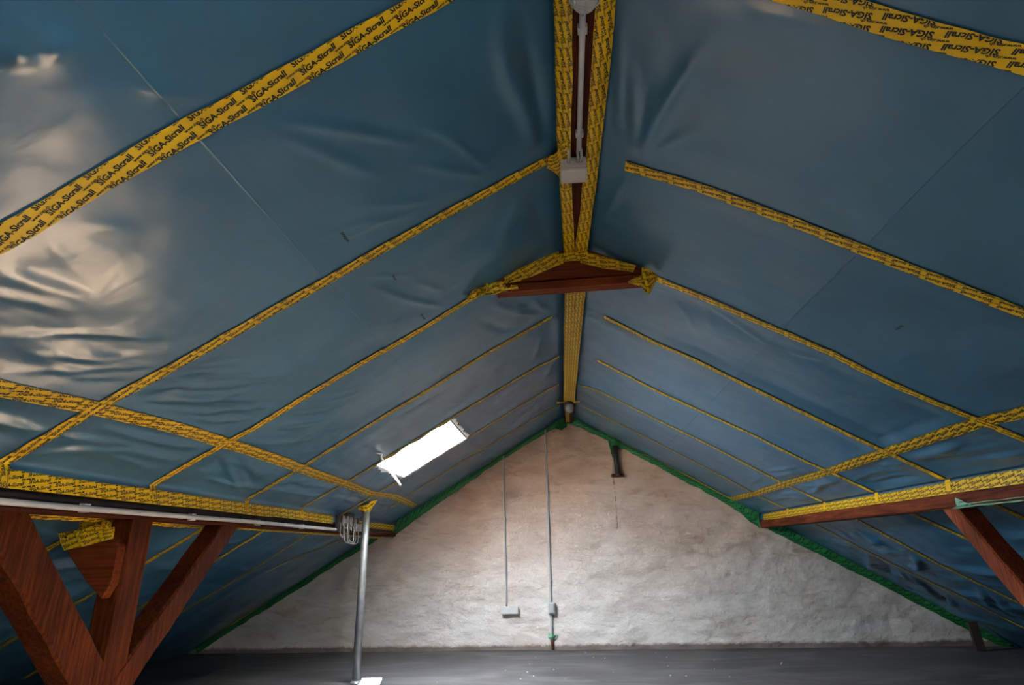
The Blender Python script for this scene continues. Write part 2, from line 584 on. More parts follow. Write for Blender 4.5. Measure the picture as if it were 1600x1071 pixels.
FOLD = {-1: [
    # the folds seen between the tapes: (amplitude, width, [(across, along) ...])
    (.020, .035, [(1.096, 1.42), (1.0, 1.531), (0.856, 1.693), (0.71, 1.875)]), (.012, .030, [(0.667, 1.807), (0.565, 1.945), (0.497, 2.129), (0.43, 2.306)]),
    (.012, .035, [(0.738, 1.987), (0.604, 2.151), (0.45, 2.339)]), (.014, .04, [(1.089, 1.492), (0.996, 1.687), (0.913, 1.863), (0.845, 1.98)]),
    (.010, .035, [(1.168, 2.126), (1.018, 2.178), (0.794, 2.329)]), (.008, .03, [(1.143, 2.209), (0.924, 2.25)]), (.010, .04, [(0.979, 2.063), (0.723, 2.29)]),
    (.007, .03, [(1.768, 1.439), (1.795, 1.6)]), (.010, .05, [(1.695, 1.441), (1.60, 1.60)]),
    (.010, .045, [(1.93, 1.46), (1.921, 1.632), (1.88, 1.80)]), (.010, .045, [(2.03, 1.50), (1.985, 1.669), (1.94, 1.82)]),
    (.012, .03, [(2.147, 1.756), (1.991, 1.987), (1.846, 2.273)]),
    (.012, .03, [(2.282, 1.915), (2.151, 2.14), (1.977, 2.396)]),
    (.020, .035, [(1.281, 1.16), (1.23, 1.245), (1.155, 1.326)]), (-.018, .03, [(1.313, 1.235), (1.22, 1.291), (1.161, 1.335)]),
    (.016, .04, [(1.39, 0.863), (1.363, 0.931), (1.333, 1.006)]), (.026, .05, [(1.419, 0.897), (1.426, 0.956), (1.418, 0.991)]), (.018, .04, [(1.368, 0.955), (1.374, 1.01)]),
    (.045, .060, [(0.288, 1.448), (0.304, 1.651), (0.289, 1.819), (0.236, 2.04), (0.197, 2.334)]), (-.030, .045, [(0.217, 1.563), (0.205, 1.741), (0.176, 2.007), (0.151, 2.324)]),
    (-.022, .05, [(0.204, 2.647), (0.223, 2.881), (0.169, 3.316)]), (.022, .06, [(0.297, 2.679), (0.362, 2.806), (0.452, 2.956)]),
    (.008, .025, [(1.107, 2.595), (0.942, 2.793)]), (.014, .03, [(1.114, 2.725), (1.006, 3.049), (0.849, 3.39)]), (.010, .03, [(0.93, 2.89), (0.835, 3.149)]),
    (.020, .05, [(0.581, 3.714), (0.423, 4.104), (0.231, 4.48)]), (.022, .045, [(0.293, 4.07), (0.249, 4.26), (0.177, 4.5)]), (-.02, .05, [(0.692, 3.845), (0.549, 4.3), (0.40, 4.46)]),
    (.012, .04, [(0.459, 3.927), (0.349, 4.139)]), (.022, .05, [(0.283, 5.0), (0.34, 5.415)]), (.022, .05, [(0.201, 5.9), (0.274, 6.238)]),
    (.014, .035, [(1.984, 3.241), (1.878, 3.429)]), (.012, .035, [(2.07, 3.55), (1.866, 3.907), (1.707, 4.42)]), (.012, .04, [(2.195, 3.673), (2.057, 4.154), (1.882, 4.4)]),
    (.010, .03, [(1.771, 3.666), (1.569, 3.834)]), (.014, .03, [(2.204, 2.571), (2.09, 2.788), (1.952, 3.175)]), (.014, .03, [(2.235, 2.589), (2.143, 2.996), (1.995, 3.263)]),
    (.012, .03, [(2.22, 2.823), (2.17, 3.148), (2.051, 3.377)]), (.022, .035, [(2.38, 2.60), (2.40, 2.859), (2.36, 3.30)]),
    (.018, .04, [(2.56, 2.52), (2.545, 2.776), (2.60, 3.34)]), (-.016, .04, [(2.471, 2.60), (2.437, 2.83), (2.439, 3.34)]),
    (.030, .035, [(2.36, 3.58), (2.492, 3.922), (2.66, 4.4)]), (-.024, .035, [(2.35, 3.70), (2.434, 4.025), (2.58, 4.42)]), (.022, .04, [(2.37, 3.801), (2.43, 4.132), (2.47, 4.45)]),
    (.016, .04, [(2.42, 4.70), (2.43, 4.95), (2.40, 5.35)]), (.016, .05, [(2.52, 4.70), (2.50, 5.0), (2.54, 5.4)]),
    (.02, .05, [(3.841, 4.441), (3.831, 3.6)]), (.018, .05, [(3.483, 4.4), (3.529, 3.56)]), (.02, .05, [(3.641, 4.4), (3.691, 3.6)]), (.02, .06, [(4.178, 4.45), (4.134, 3.7)]),
    (.02, .05, [(3.30, 4.4), (3.25, 3.7)]), (.02, .06, [(4.6, 4.4), (4.5, 3.7)])],
    1: [
    (.018, .040, [(0.314, 2.391), (0.35, 2.029), (0.413, 1.755)]), (.014, .035, [(0.296, 2.363), (0.251, 2.082), (0.213, 1.848)]), (.014, .035, [(0.326, 2.368), (0.449, 2.155), (0.567, 1.986)]),
    (.018, .04, [(0.321, 2.396), (0.386, 1.936), (0.462, 1.617)]), (.016, .03, [(0.162, 1.685), (0.178, 1.932), (0.196, 2.238)]), (.012, .03, [(0.263, 2.56), (0.214, 2.872), (0.173, 3.077)]),
    (.012, .03, [(0.315, 2.4), (0.328, 2.162), (0.335, 1.926)]), (.030, .035, [(0.556, 1.46), (0.665, 1.445), (0.788, 1.44)]), (.014, .04, [(0.158, 3.542), (0.297, 3.42), (0.433, 3.36)]),
    (.012, .04, [(0.716, 3.698), (0.8, 3.822), (0.881, 4.027)]), (.010, .03, [(0.836, 3.55), (0.887, 3.653), (0.953, 3.863)]), (.012, .035, [(0.86, 3.55), (1.062, 3.654), (1.271, 3.722)]),
    (.010, .035, [(0.866, 3.55), (1.019, 3.6), (1.219, 3.673)]), (.004, .03, [(0.564, 6.24), (0.836, 5.83)]), (.004, .03, [(0.583, 6.455), (0.864, 6.003)]), (.004, .03, [(0.708, 5.9), (0.923, 5.8)]),
    (.009, .03, [(0.573, 7.217), (0.917, 6.922)]), (.014, .05, [(1.799, 6.089), (1.867, 5.75)]), (.022, .045, [(2.051, 6.8), (2.15, 6.959), (2.2, 7.377)]), (.022, .04, [(2.093, 6.594), (2.137, 6.148), (2.183, 5.862)]),
    (.018, .04, [(2.179, 6.62), (2.22, 6.049)]), (.020, .04, [(2.064, 6.80), (2.2, 6.906)]), (.020, .04, [(2.42, 4.5), (2.501, 4.058), (2.508, 3.6)]), (-.018, .04, [(2.60, 5.5), (2.60, 4.95), (2.58, 4.65)]),
    (.018, .045, [(2.61, 4.5), (2.598, 4.2), (2.622, 3.6)]), (.018, .04, [(2.396, 4.438), (2.419, 3.782), (2.423, 3.55)]), (.018, .05, [(2.45, 5.5), (2.46, 4.7)]), (.014, .05, [(2.45, 6.6), (2.436, 5.75)]),
    (.030, .05, [(3.627, 7.956), (3.84, 8.376), (4.16, 8.85)]), (-.030, .05, [(3.689, 7.95), (3.971, 8.275), (4.2, 8.626)]), (.030, .05, [(3.9, 7.9), (4.086, 8.109), (4.293, 8.363)]),
    (.035, .05, [(4.0, 7.9), (4.277, 8.1), (4.657, 8.488)]), (.030, .06, [(3.828, 6.652), (3.886, 6.194), (3.932, 5.868)]), (.030, .05, [(4.547, 8.144), (4.786, 8.476)]),
    (.03, .06, [(4.35, 7.60), (4.359, 7.124)]), (.03, .06, [(4.223, 6.95), (4.65, 7.55)]), (.03, .05, [(3.862, 8.5), (4.014, 8.8)]), (.03, .05, [(3.559, 7.566), (3.617, 7.143)]),
    (.03, .05, [(3.67, 7.0), (3.912, 7.4)]), (.03, .06, [(4.908, 8.8), (5.073, 8.3)]), (.03, .06, [(4.33, 6.95), (4.632, 7.25)]), (.012, .05, [(1.374, 3.692), (1.542, 3.6)]), (.010, .05, [(1.57, 3.779), (1.578, 3.6)])]}
_fr = np.random.default_rng(5)
for _k in range(34):                                   # long slack wrinkles low on the skylight slope
    a0 = _fr.uniform(1.75, 2.26)
    y0 = _fr.uniform(1.5, 4.4)
    ln = _fr.uniform(.25, .60)
    if y0 < 2.1 and a0 < 2.15:
        continue
    FOLD[-1].append((_fr.uniform(.006, .013), _fr.uniform(.020, .034), [(a0, y0), (a0 - .22 * ln, y0 + .5 * ln), (a0 - .50 * ln, y0 + .86 * ln)]))
for _k in range(22):                                   # slack between the long tape and the purlin
    for _s in (-1, 1):
        a0 = _fr.uniform(2.38, 2.62)
        y0 = _fr.uniform(1.5, 7.2)
        ln = _fr.uniform(.4, .9)
        FOLD[_s].append((_fr.uniform(.014, .030), _fr.uniform(.025, .045), [(a0, y0), (a0 + _fr.uniform(-.05, .05), y0 + ln * .5), (a0 + _fr.uniform(-.07, .07), y0 + ln)]))
for _k in range(40):                                   # eaves
    for _s in (-1, 1):
        a0 = _fr.uniform(3.0, 4.9)
        y0 = _fr.uniform(2.0, 7.0)
        ln = _fr.uniform(.3, .8)
        FOLD[_s].append((_fr.uniform(.010, .022), _fr.uniform(.03, .05), [(a0, y0), (a0 + _fr.uniform(-.08, .08), y0 + ln)]))
for _k in range(26):                                   # loose crumpled bay by the gable, far slope
    a0 = _fr.uniform(3.1, 5.0)
    y0 = _fr.uniform(6.95, 8.7)
    th = _fr.uniform(0, 3.14)
    ln = _fr.uniform(.1, .35)
    FOLD[1].append((_fr.choice([-1, 1]) * _fr.uniform(.012, .028), _fr.uniform(.03, .06),
                    [(a0, y0), (a0 + ln * math.cos(th), y0 + ln * math.sin(th))]))


def interp_line(pts, a):
    p = np.array(pts)
    return np.interp(a, p[:, 0], p[:, 1])


_FI = {}


def fold_field(sg):
    """folds rasterised once on a fine lattice, sampled bilinearly later."""
    if sg in _FI:
        return _FI[sg]
    A = np.arange(0, 6.0, 0.0125)
    Y = np.arange(0.4, 9.2, 0.0125)
    G = np.zeros((len(A), len(Y)))
    for amp, w, pts in FOLD[sg]:
        amp, w = (amp * .62, w * .66) if max(q[0] for q in pts) < 3.4 else (amp * 1.6, w * .72)
        p = np.array(pts)
        seg = np.linalg.norm(np.diff(p, axis=0), axis=1)
        tot = seg.sum()
        lo = p.min(0) - 4 * w
        hi = p.max(0) + 4 * w
        i0, i1 = np.searchsorted(A, [lo[0], hi[0]])
        j0, j1 = np.searchsorted(Y, [lo[1], hi[1]])
        aa, yy = np.meshgrid(A[i0:i1], Y[j0:j1], indexing='ij')
        best = np.full(aa.shape, 1e9)
        bt = np.zeros(aa.shape)
        acc = 0
        for k in range(len(seg)):
            d = p[k + 1] - p[k]
            t = np.clip(((aa - p[k, 0]) * d[0] + (yy - p[k, 1]) * d[1]) / (seg[k] ** 2 + 1e-12), 0, 1)
            dd = np.hypot(aa - p[k, 0] - t * d[0], yy - p[k, 1] - t * d[1])
            m_ = dd < best
            best[m_] = dd[m_]
            bt[m_] = (acc + t[m_] * seg[k]) / tot
            acc += seg[k]
        prof = np.sin(np.pi * (0.06 + 0.88 * np.clip(bt, 0, 1))) ** 0.8
        G[i0:i1, j0:j1] += amp * prof * np.exp(-(best / w) ** 2)
    _FI[sg] = (A, Y, G)
    return _FI[sg]


def bilin(A, Y, G, a, y):
    fa = np.clip((a - A[0]) / (A[1] - A[0]), 0, len(A) - 1.001)
    fy = np.clip((y - Y[0]) / (Y[1] - Y[0]), 0, len(Y) - 1.001)
    i = fa.astype(int)
    j = fy.astype(int)
    u = fa - i
    v = fy - j
    return (G[i, j] * (1 - u) + G[i + 1, j] * u) * (1 - v) + (G[i, j + 1] * (1 - u) + G[i + 1, j + 1] * u) * v


def disp(sg, a, y):
    """how far the film stands off the rafter plane, into the room (+)."""
    a, y = np.broadcast_arrays(np.asarray(a, float), np.asarray(y, float))
    shape = a.shape
    a = a.ravel()
    y = y.ravel()
    rafs = RAF[sg]
    low = LOWER[sg]
    dist = np.full(a.shape, 9.0)
    for k, pts in rafs.items():
        if k == 7:
            continue
        dist = np.minimum(dist, np.where(a < 2.75, np.abs(y - interp_line(pts, a)), 9.0))
    for k, pts in low.items():
        dist = np.minimum(dist, np.where(a >= 2.75, np.abs(y - interp_line(pts, a)), 9.0))
    for e in (-2.9, -1.85, -0.8, 0.28):
        dist = np.minimum(dist, np.abs(y - e))
    pin = sstep(0.02, 0.22, dist)
    dup = np.abs(a - np.interp(y, [q[1] for q in UP[sg]], [q[0] for q in UP[sg]]))
    pin_up = sstep(0.02, 0.12, dup)
    seam = sstep(0.0, 0.16, np.abs(a - 1.25)) * 0.22 + 0.78
    edge = sstep(0.08, 0.20, a) * sstep(0.0, 0.10, np.abs(a - 2.70)) * sstep(0.0, 0.25, WALL_Y - y)
    if sg < 0:
        dx = np.maximum(np.maximum(HOLE[0] - a, a - HOLE[1]), 0)
        dy = np.maximum(np.maximum(HOLE[2] - y, y - HOLE[3]), 0)
        edge = edge * sstep(0.0, 0.10, np.hypot(dx, dy))
    big = vnoise(a * 0.9 + 3, y * 0.95, 3 + sg) * 0.020 + vnoise(a * 2.3, y * 2.6, 5 + sg) * 0.009 + vnoise(a * 4.6, y * 3.9, 7 + sg) * 0.0042
    str_ = fbm(a * 7.0, y * 1.6, 3, 9 + sg) * 0.0035                      # slack running with the purlins
    loose = sstep(1.5, 2.3, a) * (1 - sstep(2.62, 2.7, a)) + sstep(2.9, 3.2, a) * 0.9
    str_ = str_ * (0.5 + 1.9 * loose)
    fine = fbm(a * 9, y * 9, 2, 21 + sg) * 0.0012
    A, Y, G = fold_field(sg)
    f = bilin(A, Y, G, a, y)
    f = np.where((y < 0.45) | (y > 9.1), 0, f)
    d = (-0.004 + big + str_) * pin * pin_up * edge * seam + fine * edge + f * (0.15 + 0.85 * pin) * (0.15 + 0.85 * pin_up) * np.minimum(1, edge + .15)
    # the film sags round the ends of the collar board
    return d.reshape(shape)


def surf(sg, a, y, lift=0.0):
    d = disp(sg, a, y) + lift
    n = slope_n(sg)
    a = np.asarray(a, float)
    y = np.asarray(y, float)
    P = np.stack([sg * a, y, Z0 - SL[sg] * a], -1)
    return P + d[..., None] * n


# ------------------------------------------------------------------ setting: film-clad ceiling
ceiling = structure(empty('ceiling', (0, 0, 0)))
ceiling['label'] = 'blue film lining both roof slopes between taped rafters'
ys_far = np.concatenate([np.arange(BACK_Y - .05, 0.5, 0.11), np.arange(0.5, 5.0, 0.0125), np.arange(5.0, 8.96, 0.026)])
ys_far = np.unique(np.round(np.concatenate([ys_far, [HOLE[2], HOLE[3], WALL_Y + .12]]), 4))
ys_far = ys_far[(ys_far <= WALL_Y + .125)]


def sheet(sg, a_arr, lift, name, hole=None, extra=None, ys=ys_far):
    a, y = np.meshgrid(a_arr, ys, indexing='ij')
    P = surf(sg, a, y, lift if np.isscalar(lift) else np.asarray(lift)[:, None] * np.ones_like(y))
    if extra is not None:
        P = np.concatenate([P] + extra(sg, ys), 0)
    mask = None
    if hole is not None:
        am = (a_arr[:-1] + a_arr[1:]) / 2
        ym = (ys[:-1] + ys[1:]) / 2
        inside = (am[:, None] > hole[0]) & (am[:, None] < hole[1]) & (ym[None] > hole[2]) & (ym[None] < hole[3])
        nrow = P.shape[0] - 1
        mm = np.ones((nrow, len(ys) - 1), bool)
        mm[:inside.shape[0]] = ~inside
        mask = mm
    F = grid_faces(P.shape[0], len(ys), flip=(sg > 0), mask=mask)
    return mesh_np(name, P.reshape(-1, 3), F, M_MEM, ceiling)


def skirt(sg, ys):
    """film folded down over the top of the purlin face."""
    out = []
    for x, z in ((2.700, 1.752), (2.697, 1.725), (2.694, 1.70), (2.694, 1.66)):
        w = vnoise(ys * 3.1, ys * 0 + x, 31 + sg) * 0.003
        out.append(np.stack([np.full_like(ys, sg * x) + sg * w, ys, np.full_like(ys, z)], -1)[None])
    return out


HOLE_B = {-1: HOLE, 1: (1.25, 2.05, -1.95, -0.95)}
for sg in (-1, 1):
    up_a = np.concatenate([[0.03, 0.07], np.arange(0.10, 1.24, 0.0125), [1.262]])
    lift_up = np.full(len(up_a), 0.0)
    lift_up[-6:] = np.linspace(0.0, 0.0025, 6)
    sheet(sg, up_a, lift_up, 'membrane_sheet')
    mid_a = np.unique(np.round(np.concatenate([[1.25], np.arange(1.2625, 2.0, 0.0125), [2.0, 2.05], np.arange(2.0125, 2.66, 0.0125), [2.672, 2.69]]), 4))
    ys2 = ys_far
    if sg > 0:
        ys2 = np.unique(np.round(np.concatenate([ys_far, HOLE_B[1][2:]]), 4))
    sheet(sg, mid_a, 0.0, 'membrane_sheet', hole=HOLE_B[sg], extra=skirt, ys=ys2)
    sheet(sg, np.concatenate([np.arange(2.84, 4.4, 0.022), np.arange(4.4, 5.84, 0.035)]), 0.0, 'membrane_sheet')

# welted overlap seams of the film
for sg in (-1, 1):
    yy = np.arange(0.3, 8.9, .03)
    base = surf(sg, np.full_like(yy, 1.262) + .002 * vnoise(yy * 2, yy * 0, 301), yy, .001)
    ua = surf(sg, np.full_like(yy, 1.2565), yy, .001)
    da = surf(sg, np.full_like(yy, 1.2675), yy, .001)
    P = np.stack([ua, base + slope_n(sg) * .0032, da], 1)
    mesh_np('seam', P.reshape(-1, 3), grid_faces(len(yy), 3, flip=(sg < 0)), M_MEM, ceiling)

# faint maker's stamps on the film
for sg, a, y, ln in ((-1, 1.085, 2.17, .09), (-1, 1.005, 2.70, .07), (-1, .985, 3.28, .09), (1, 1.63, 2.90, .06)):
    V = []
    F = []
    for k in range(6):
        b_ = len(V)
        y0 = y + ln * k / 6
        w_ = .010 if k % 3 else .014
        for da, dy in ((0, 0), (w_, 0), (w_, ln / 8), (0, ln / 8)):
            V.append(surf(sg, np.array(a + da), np.array(y0 + dy), .002))
        F.append((b_, b_ + 1, b_ + 2, b_ + 3) if sg > 0 else (b_ + 3, b_ + 2, b_ + 1, b_))
    mesh_np('stamp', V, F, M_BLACK, ceiling, smooth=False)['kind'] = 'stuff'

# boarded roof deck outside the film, open only at the skylights
for sg in (-1, 1):
    h = HOLE_B[sg]
    aa = np.array([-.06, h[0], h[1], 6.2])
    yy = np.array([BACK_Y - .4, h[2], h[3], WALL_Y + .4])
    V = []
    k_ = math.sqrt(1 + SL[sg] ** 2)
    for off in (.110, .130):
        for a in aa:
            for y in yy:
                V.append((sg * a + off * sg * SL[sg] / k_, y, Z0 - SL[sg] * a + off / k_))
    F = []
    for i in range(3):
        for j in range(3):
            if (i, j) != (1, 1):
                b = i * 4 + j
                F += [(b, b + 1, b + 5, b + 4), (b + 20, b + 21, b + 17, b + 16)]
    mesh_np('roof_deck', V, F, M_DARKW, ceiling, smooth=False)

# floor
fx = np.linspace(-6.0, 6.0, 121)
fy = np.linspace(BACK_Y - .1, WALL_Y + .05, 126)
X, Y = np.meshgrid(fx, fy, indexing='ij')
Z = fbm(X * 0.9, Y * 0.9, 4, 77) * 0.006
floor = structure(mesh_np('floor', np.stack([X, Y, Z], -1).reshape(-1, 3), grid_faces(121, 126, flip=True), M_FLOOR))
floor['label'] = 'dark dusty concrete attic floor with pale smears'

# gable wall, lumpy whitewashed masonry
wx = np.linspace(-6.0, 6.0, 481)
wz = np.linspace(-0.03, 1, 150)
X, T = np.meshgrid(wx, wz, indexing='ij')
TOP = Z0 + 0.03 - np.where(X < 0, SL[-1], SL[1]) * np.abs(X)
TOP = np.maximum(TOP, 0.02)
Zw = -0.03 + (TOP + 0.03) * (T - wz[0]) / (1 - wz[0])
lump = fbm(X * 2.2, Zw * 3.6, 4, 101) * 0.020 + np.abs(fbm(X * 3.1 + 0.3 * vnoise(X * 4, Zw * 4, 3), Zw * 6.4, 3, 131)) * 0.012
Yw = WALL_Y + 0.005 + lump * 0.8
wall = structure(mesh_np('wall_back', np.stack([X, Yw, Zw], -1).reshape(-1, 3), grid_faces(481, 150), M_WALL))
wall['label'] = 'rough whitewashed gable wall with brown soot marks'

# the other gable, behind the photographer
bm = bmesh.new()
pts = [(-6, 0), (6, 0), (6, 0.02), (0, Z0 + .03), (-6, 0.02)]
f0 = [bm.verts.new((x, BACK_Y, z)) for x, z in pts]
f1 = [bm.verts.new((x, BACK_Y - .3, z)) for x, z in pts]
bm.faces.new(f0)
bm.faces.new(f1[::-1])
for i in range(5):
    bm.faces.new((f0[i], f1[i], f1[(i + 1) % 5], f0[(i + 1) % 5]))
structure(bm_obj('wall_front', bm, M_FRONT))


# ------------------------------------------------------------------ skylights
def skylight(name, sg, hole, detail=True):
    a0, a1, y0, y1 = hole
    root = structure(empty(name, (0, 0, 0)))
    n = -slope_n(sg)                       # outwards
    depth = 0.17

    def P(a, y, d):
        return np.array([sg * a, y, Z0 - SL[sg] * a]) + n * d
    # reveal lined with white film: four slabs
    V = []
    F = []
    cs = [(a0, y0), (a1, y0), (a1, y1), (a0, y1)]
    e = 0.012
    nseg = 8
    for k in range(4):
        (pa, py), (qa, qy) = cs[k], cs[(k + 1) % 4]
        base = len(V)
        for i in range(nseg + 1):
            t = i / nseg
            a = pa + (qa - pa) * t
            y = py + (qy - py) * t
            for d in (-0.006, depth * .35, depth * .7, depth):
                w = 0.007 * math.sin(i * 2.3 + d * 40 + k) * (1 if 0 < i < nseg else 0)
                V.append(P(a, y + (w if k in (0, 2) else 0), d) + (n * 0))
        for i in range(nseg):
            for j in range(3):
                b = base + i * 4 + j
                F.append((b, b + 1, b + 5, b + 4))
    mesh_np('reveal', V, F, M_FOIL, root)
    # sash and pane
    bm = bmesh.new()
    ex = np.array([sg / math.sqrt(1 + SL[sg] ** 2), 0, -SL[sg] / math.sqrt(1 + SL[sg] ** 2)])
    ln = (a1 - a0) * math.sqrt(1 + SL[sg] ** 2)
    R = Matrix((Vector(ex), Vector((0, 1, 0)), Vector(np.cross(ex, [0, 1, 0])))).transposed().to_4x4()
    up_z = 1 if np.cross(ex, [0, 1, 0])[2] > 0 else -1
    R.translation = Vector(P(a0, y0, depth))
    wf = 0.045
    zz = sorted((-0.02 * up_z, 0.05 * up_z))
    for lo, hi in (((-wf, -wf), (ln + wf, 0.0)), ((-wf, y1 - y0), (ln + wf, y1 - y0 + wf)), ((-wf, 0), (0.0, y1 - y0)), ((ln, 0), (ln + wf, y1 - y0))):
        add_box(bm, (lo[0], lo[1], zz[0]), (hi[0], hi[1], zz[1]), R)
    bm_obj('sash', bm, M_FOIL, root)
    bm = bmesh.new()
    add_box(bm, (-.01, -.01, 0.012 * up_z - .002), (ln + .01, y1 - y0 + .01, 0.012 * up_z + .002), R)
    bm_obj('pane', bm, M_GLASS, root)
    if detail:
        # opening stay with its handle, hanging inside the lower edge
        p0 = P(a1 - .01, y0 + .42, 0.05)
        p1 = P(a1 - .01, y0 + .42, -0.02)
        tube('stay_bar', [p0, p1, p1 + np.array([.05, .01, -.07]), p1 + np.array([.11, .02, -.155])], 0.013, M_FOIL, root, 8)
        tube('handle', [P(a1 - .07, y0 + .00, -.01), P(a1 - .08, y0 - .10, -.03), P(a1 - .10, y0 - .25, -.04), P(a1 - .14, y0 - .38, -.04), P(a1 - .12, y0 - .46, -.035)], [.006, .011, .009, .012, .006], M_FOIL, root, 8)
        # ragged film flaps round the opening
        for (pa, py, qa, qy, w, kk) in ((a0, y0, a0, y1, .05, 0), (a0, y1, a1, y1, .045, 1), (a1 - .25, y1, a1, y1, .09, 2), (a1, y0, a1, y1, .06, 3), (a0, y0, a1, y0, .035, 4)):
            V = []
            F = []
            nn = 14
            for i in range(nn + 1):
                t = i / nn
                a = pa + (qa - pa) * t
                y = py + (qy - py) * t
                jag = w * (0.55 + 0.45 * math.sin(i * 1.9 + kk * 2) * math.cos(i * 0.7 + kk))
                sa = {0: -1, 1: 0, 2: 0, 3: 1, 4: 0}[kk]
                sy = {0: 0, 1: 1, 2: 1, 3: 0, 4: -1}[kk]
                V.append(P(a, y, -.004))
                V.append(P(a + sa * jag * .6, y + sy * jag * .6, -.012 - .010 * math.sin(i * 1.3)))
                V.append(P(a + sa * jag, y + sy * jag, -.010))
            for i in range(nn):
                for j in range(2):
                    b = i * 3 + j
                    F.append((b, b + 1, b + 4, b + 3))
            mesh_np('film_flap', V, F, M_FOIL, root)
    c = P((a0 + a1) / 2, (y0 + y1) / 2, depth + .10)
    portal(c, -n, (0, 1, 0), ln, y1 - y0)
    return root


w1 = skylight('window_1', -1, HOLE)
w1['label'] = 'blown-out bright skylight with white lined reveal and stay bar'
skylight('window_2', 1, HOLE_B[1], detail=False)

# ------------------------------------------------------------------ timber frame
def chamfer_beam(name, lo, hi, mat, parent=None, wob=0.004, seg=24, axis=1, seed=0):
    """a sawn beam: long box with eased arris and slight waviness."""
    lo = np.array(lo, float)
    hi = np.array(hi, float)
    oth = [i for i in range(3) if i != axis]
    c = 0.010
    w = hi[oth[0]] - lo[oth[0]]
    h = hi[oth[1]] - lo[oth[1]]
    sec = [(c, 0), (w - c, 0), (w, c), (w, h - c), (w - c, h), (c, h), (0, h - c), (0, c)]
    V = []
    for k in range(seg + 1):
        t = k / seg
        for i, (p, q) in enumerate(sec):
            v = np.zeros(3)
            v[axis] = lo[axis] + (hi[axis] - lo[axis]) * t
            v[oth[0]] = lo[oth[0]] + p + wob * vnoise(np.array(t * 9.0 + i * 3.1), np.array(seed + 0.5), 41)
            v[oth[1]] = lo[oth[1]] + q + wob * vnoise(np.array(t * 9.0 + i * 5.7), np.array(seed + 7.5), 43)
            V.append(v)
    F = []
    for k in range(seg):
        for i in range(8):
            F.append((k * 8 + i, k * 8 + (i + 1) % 8, (k + 1) * 8 + (i + 1) % 8, (k + 1) * 8 + i))
    F.append(tuple(range(7, -1, -1)))
    F.append(tuple(seg * 8 + i for i in range(8)))
    o = mesh_np(name, V, F, mat, parent, smooth=False)
    bm = bmesh.new()
    bm.from_mesh(o.data)
    bmesh.ops.recalc_face_normals(bm, faces=bm.faces)
    bm.to_mesh(o.data)
    bm.free()
    return o


def beam_between(name, a, b, x0, x1, width, mat, parent=None, seed=0, off=0.0):
    """a straight brace in the Y-Z plane; a, b = ends of its upper/inner edge line, width is to the other side."""
    a = np.array(a, float)
    b = np.array(b, float)
    d = (b - a)
    L = np.linalg.norm(d)
    d /= L
    a = a - d * .22
    L += .22
    n = np.array([-d[1], d[0]])
    if width < 0:
        n = -n
    width = abs(width)
    c = 0.012
    sec = [(c, 0), (1 - c / .14, 0), (1, c), (1, width - c), (1 - c / .14, width), (c / .14, width), (0, width - c), (0, c)]
    sec[0] = (c / .14, 0)
    V = []
    seg = 14
    for k in range(seg + 1):
        p = a + d * L * k / seg
        for i, (u, w) in enumerate(sec):
            q = p + n * w
            if q[1] > 1.552:                     # sawn level under the purlin
                q = q + d * ((q[1] - 1.552) / -d[1])
            V.append((x0 + (x1 - x0) * u + .003 * math.sin(k * 1.7 + i + seed), q[0] + .003 * math.sin(k * 2.1 + i * 2 + seed), q[1]))
    F = []
    for k in range(seg):
        for i in range(8):
            F.append((k * 8 + i, k * 8 + (i + 1) % 8, (k + 1) * 8 + (i + 1) % 8, (k + 1) * 8 + i))
    F.append(tuple(range(7, -1, -1)))
    F.append(tuple(seg * 8 + i for i in range(8)))
    o = mesh_np(name, V, F, mat, parent, smooth=False)
    bm = bmesh.new()
    bm.from_mesh(o.data)
    bmesh.ops.recalc_face_normals(bm, faces=bm.faces)
    bm.to_mesh(o.data)
    bm.free()
    return o


ridge = chamfer_beam('ridge_beam', (-0.056, BACK_Y, 3.200), (0.094, WALL_Y + .02, 3.30), M_WOODY, seg=60, seed=1)
tag(ridge, 'red-brown ridge beam under the roof apex, bare between two yellow tapes', 'beam')
pl = chamfer_beam('roof_purlin', (-2.85, BACK_Y, 1.550), (-2.70, WALL_Y + .03, 1.606), M_WOODY, seg=60, seed=2)
chamfer_beam('shadow_groove_plank', (-2.85, BACK_Y, 1.606), (-2.745, WALL_Y + .03, 1.745), M_DARKW, pl, seg=40, seed=4)  # set-back strip coloured dark for the shadow groove under the tape
tag(pl, 'dark timber purlin carrying a white conduit, on the skylight slope', 'beam')
pr = chamfer_beam('roof_purlin', (2.70, BACK_Y, 1.545), (2.85, WALL_Y + .03, 1.722), M_REDY, seg=60, seed=3)
tag(pr, 'red-brown timber purlin with bare face, on the slope without skylight', 'beam')

# posts and braces under the purlins
def post_at(sg, seed):
    x = sorted((sg * 2.72, sg * 2.865))
    return chamfer_beam('timber_post', (x[0], 3.36, 0.0), (x[1], 3.535, 1.552), M_WOODZ, axis=2, seg=20, seed=seed)


tag(post_at(-1, 5), 'red-brown upright timber post between two slanting braces', 'post')
b1 = beam_between('timber_brace', (2.643, 1.553), (3.40, 0.74), -2.865, -2.715, -0.205, M_WOODZ, seed=1)
tag(b1, 'thick dark slanting brace at the frame corner, orange on its underside', 'brace')
b2 = beam_between('timber_brace', (4.535, 1.553), (3.535, 0.55), -2.865, -2.715, -0.165, M_WOODZ, seed=2)
tag(b2, 'slanting timber brace on the gable side of the upright post', 'brace')
b3 = beam_between('timber_brace', (4.584, 1.547), (3.535, 0.29), 2.715, 2.865, 0.135, M_REDZ, seed=3)
tag(b3, 'red slanting brace under the bare purlin, by the pale green foil', 'brace')
post_r = post_at(1, 8)
tag(post_r, 'upright timber post carrying the bare purlin at the foot of the red brace', 'post')

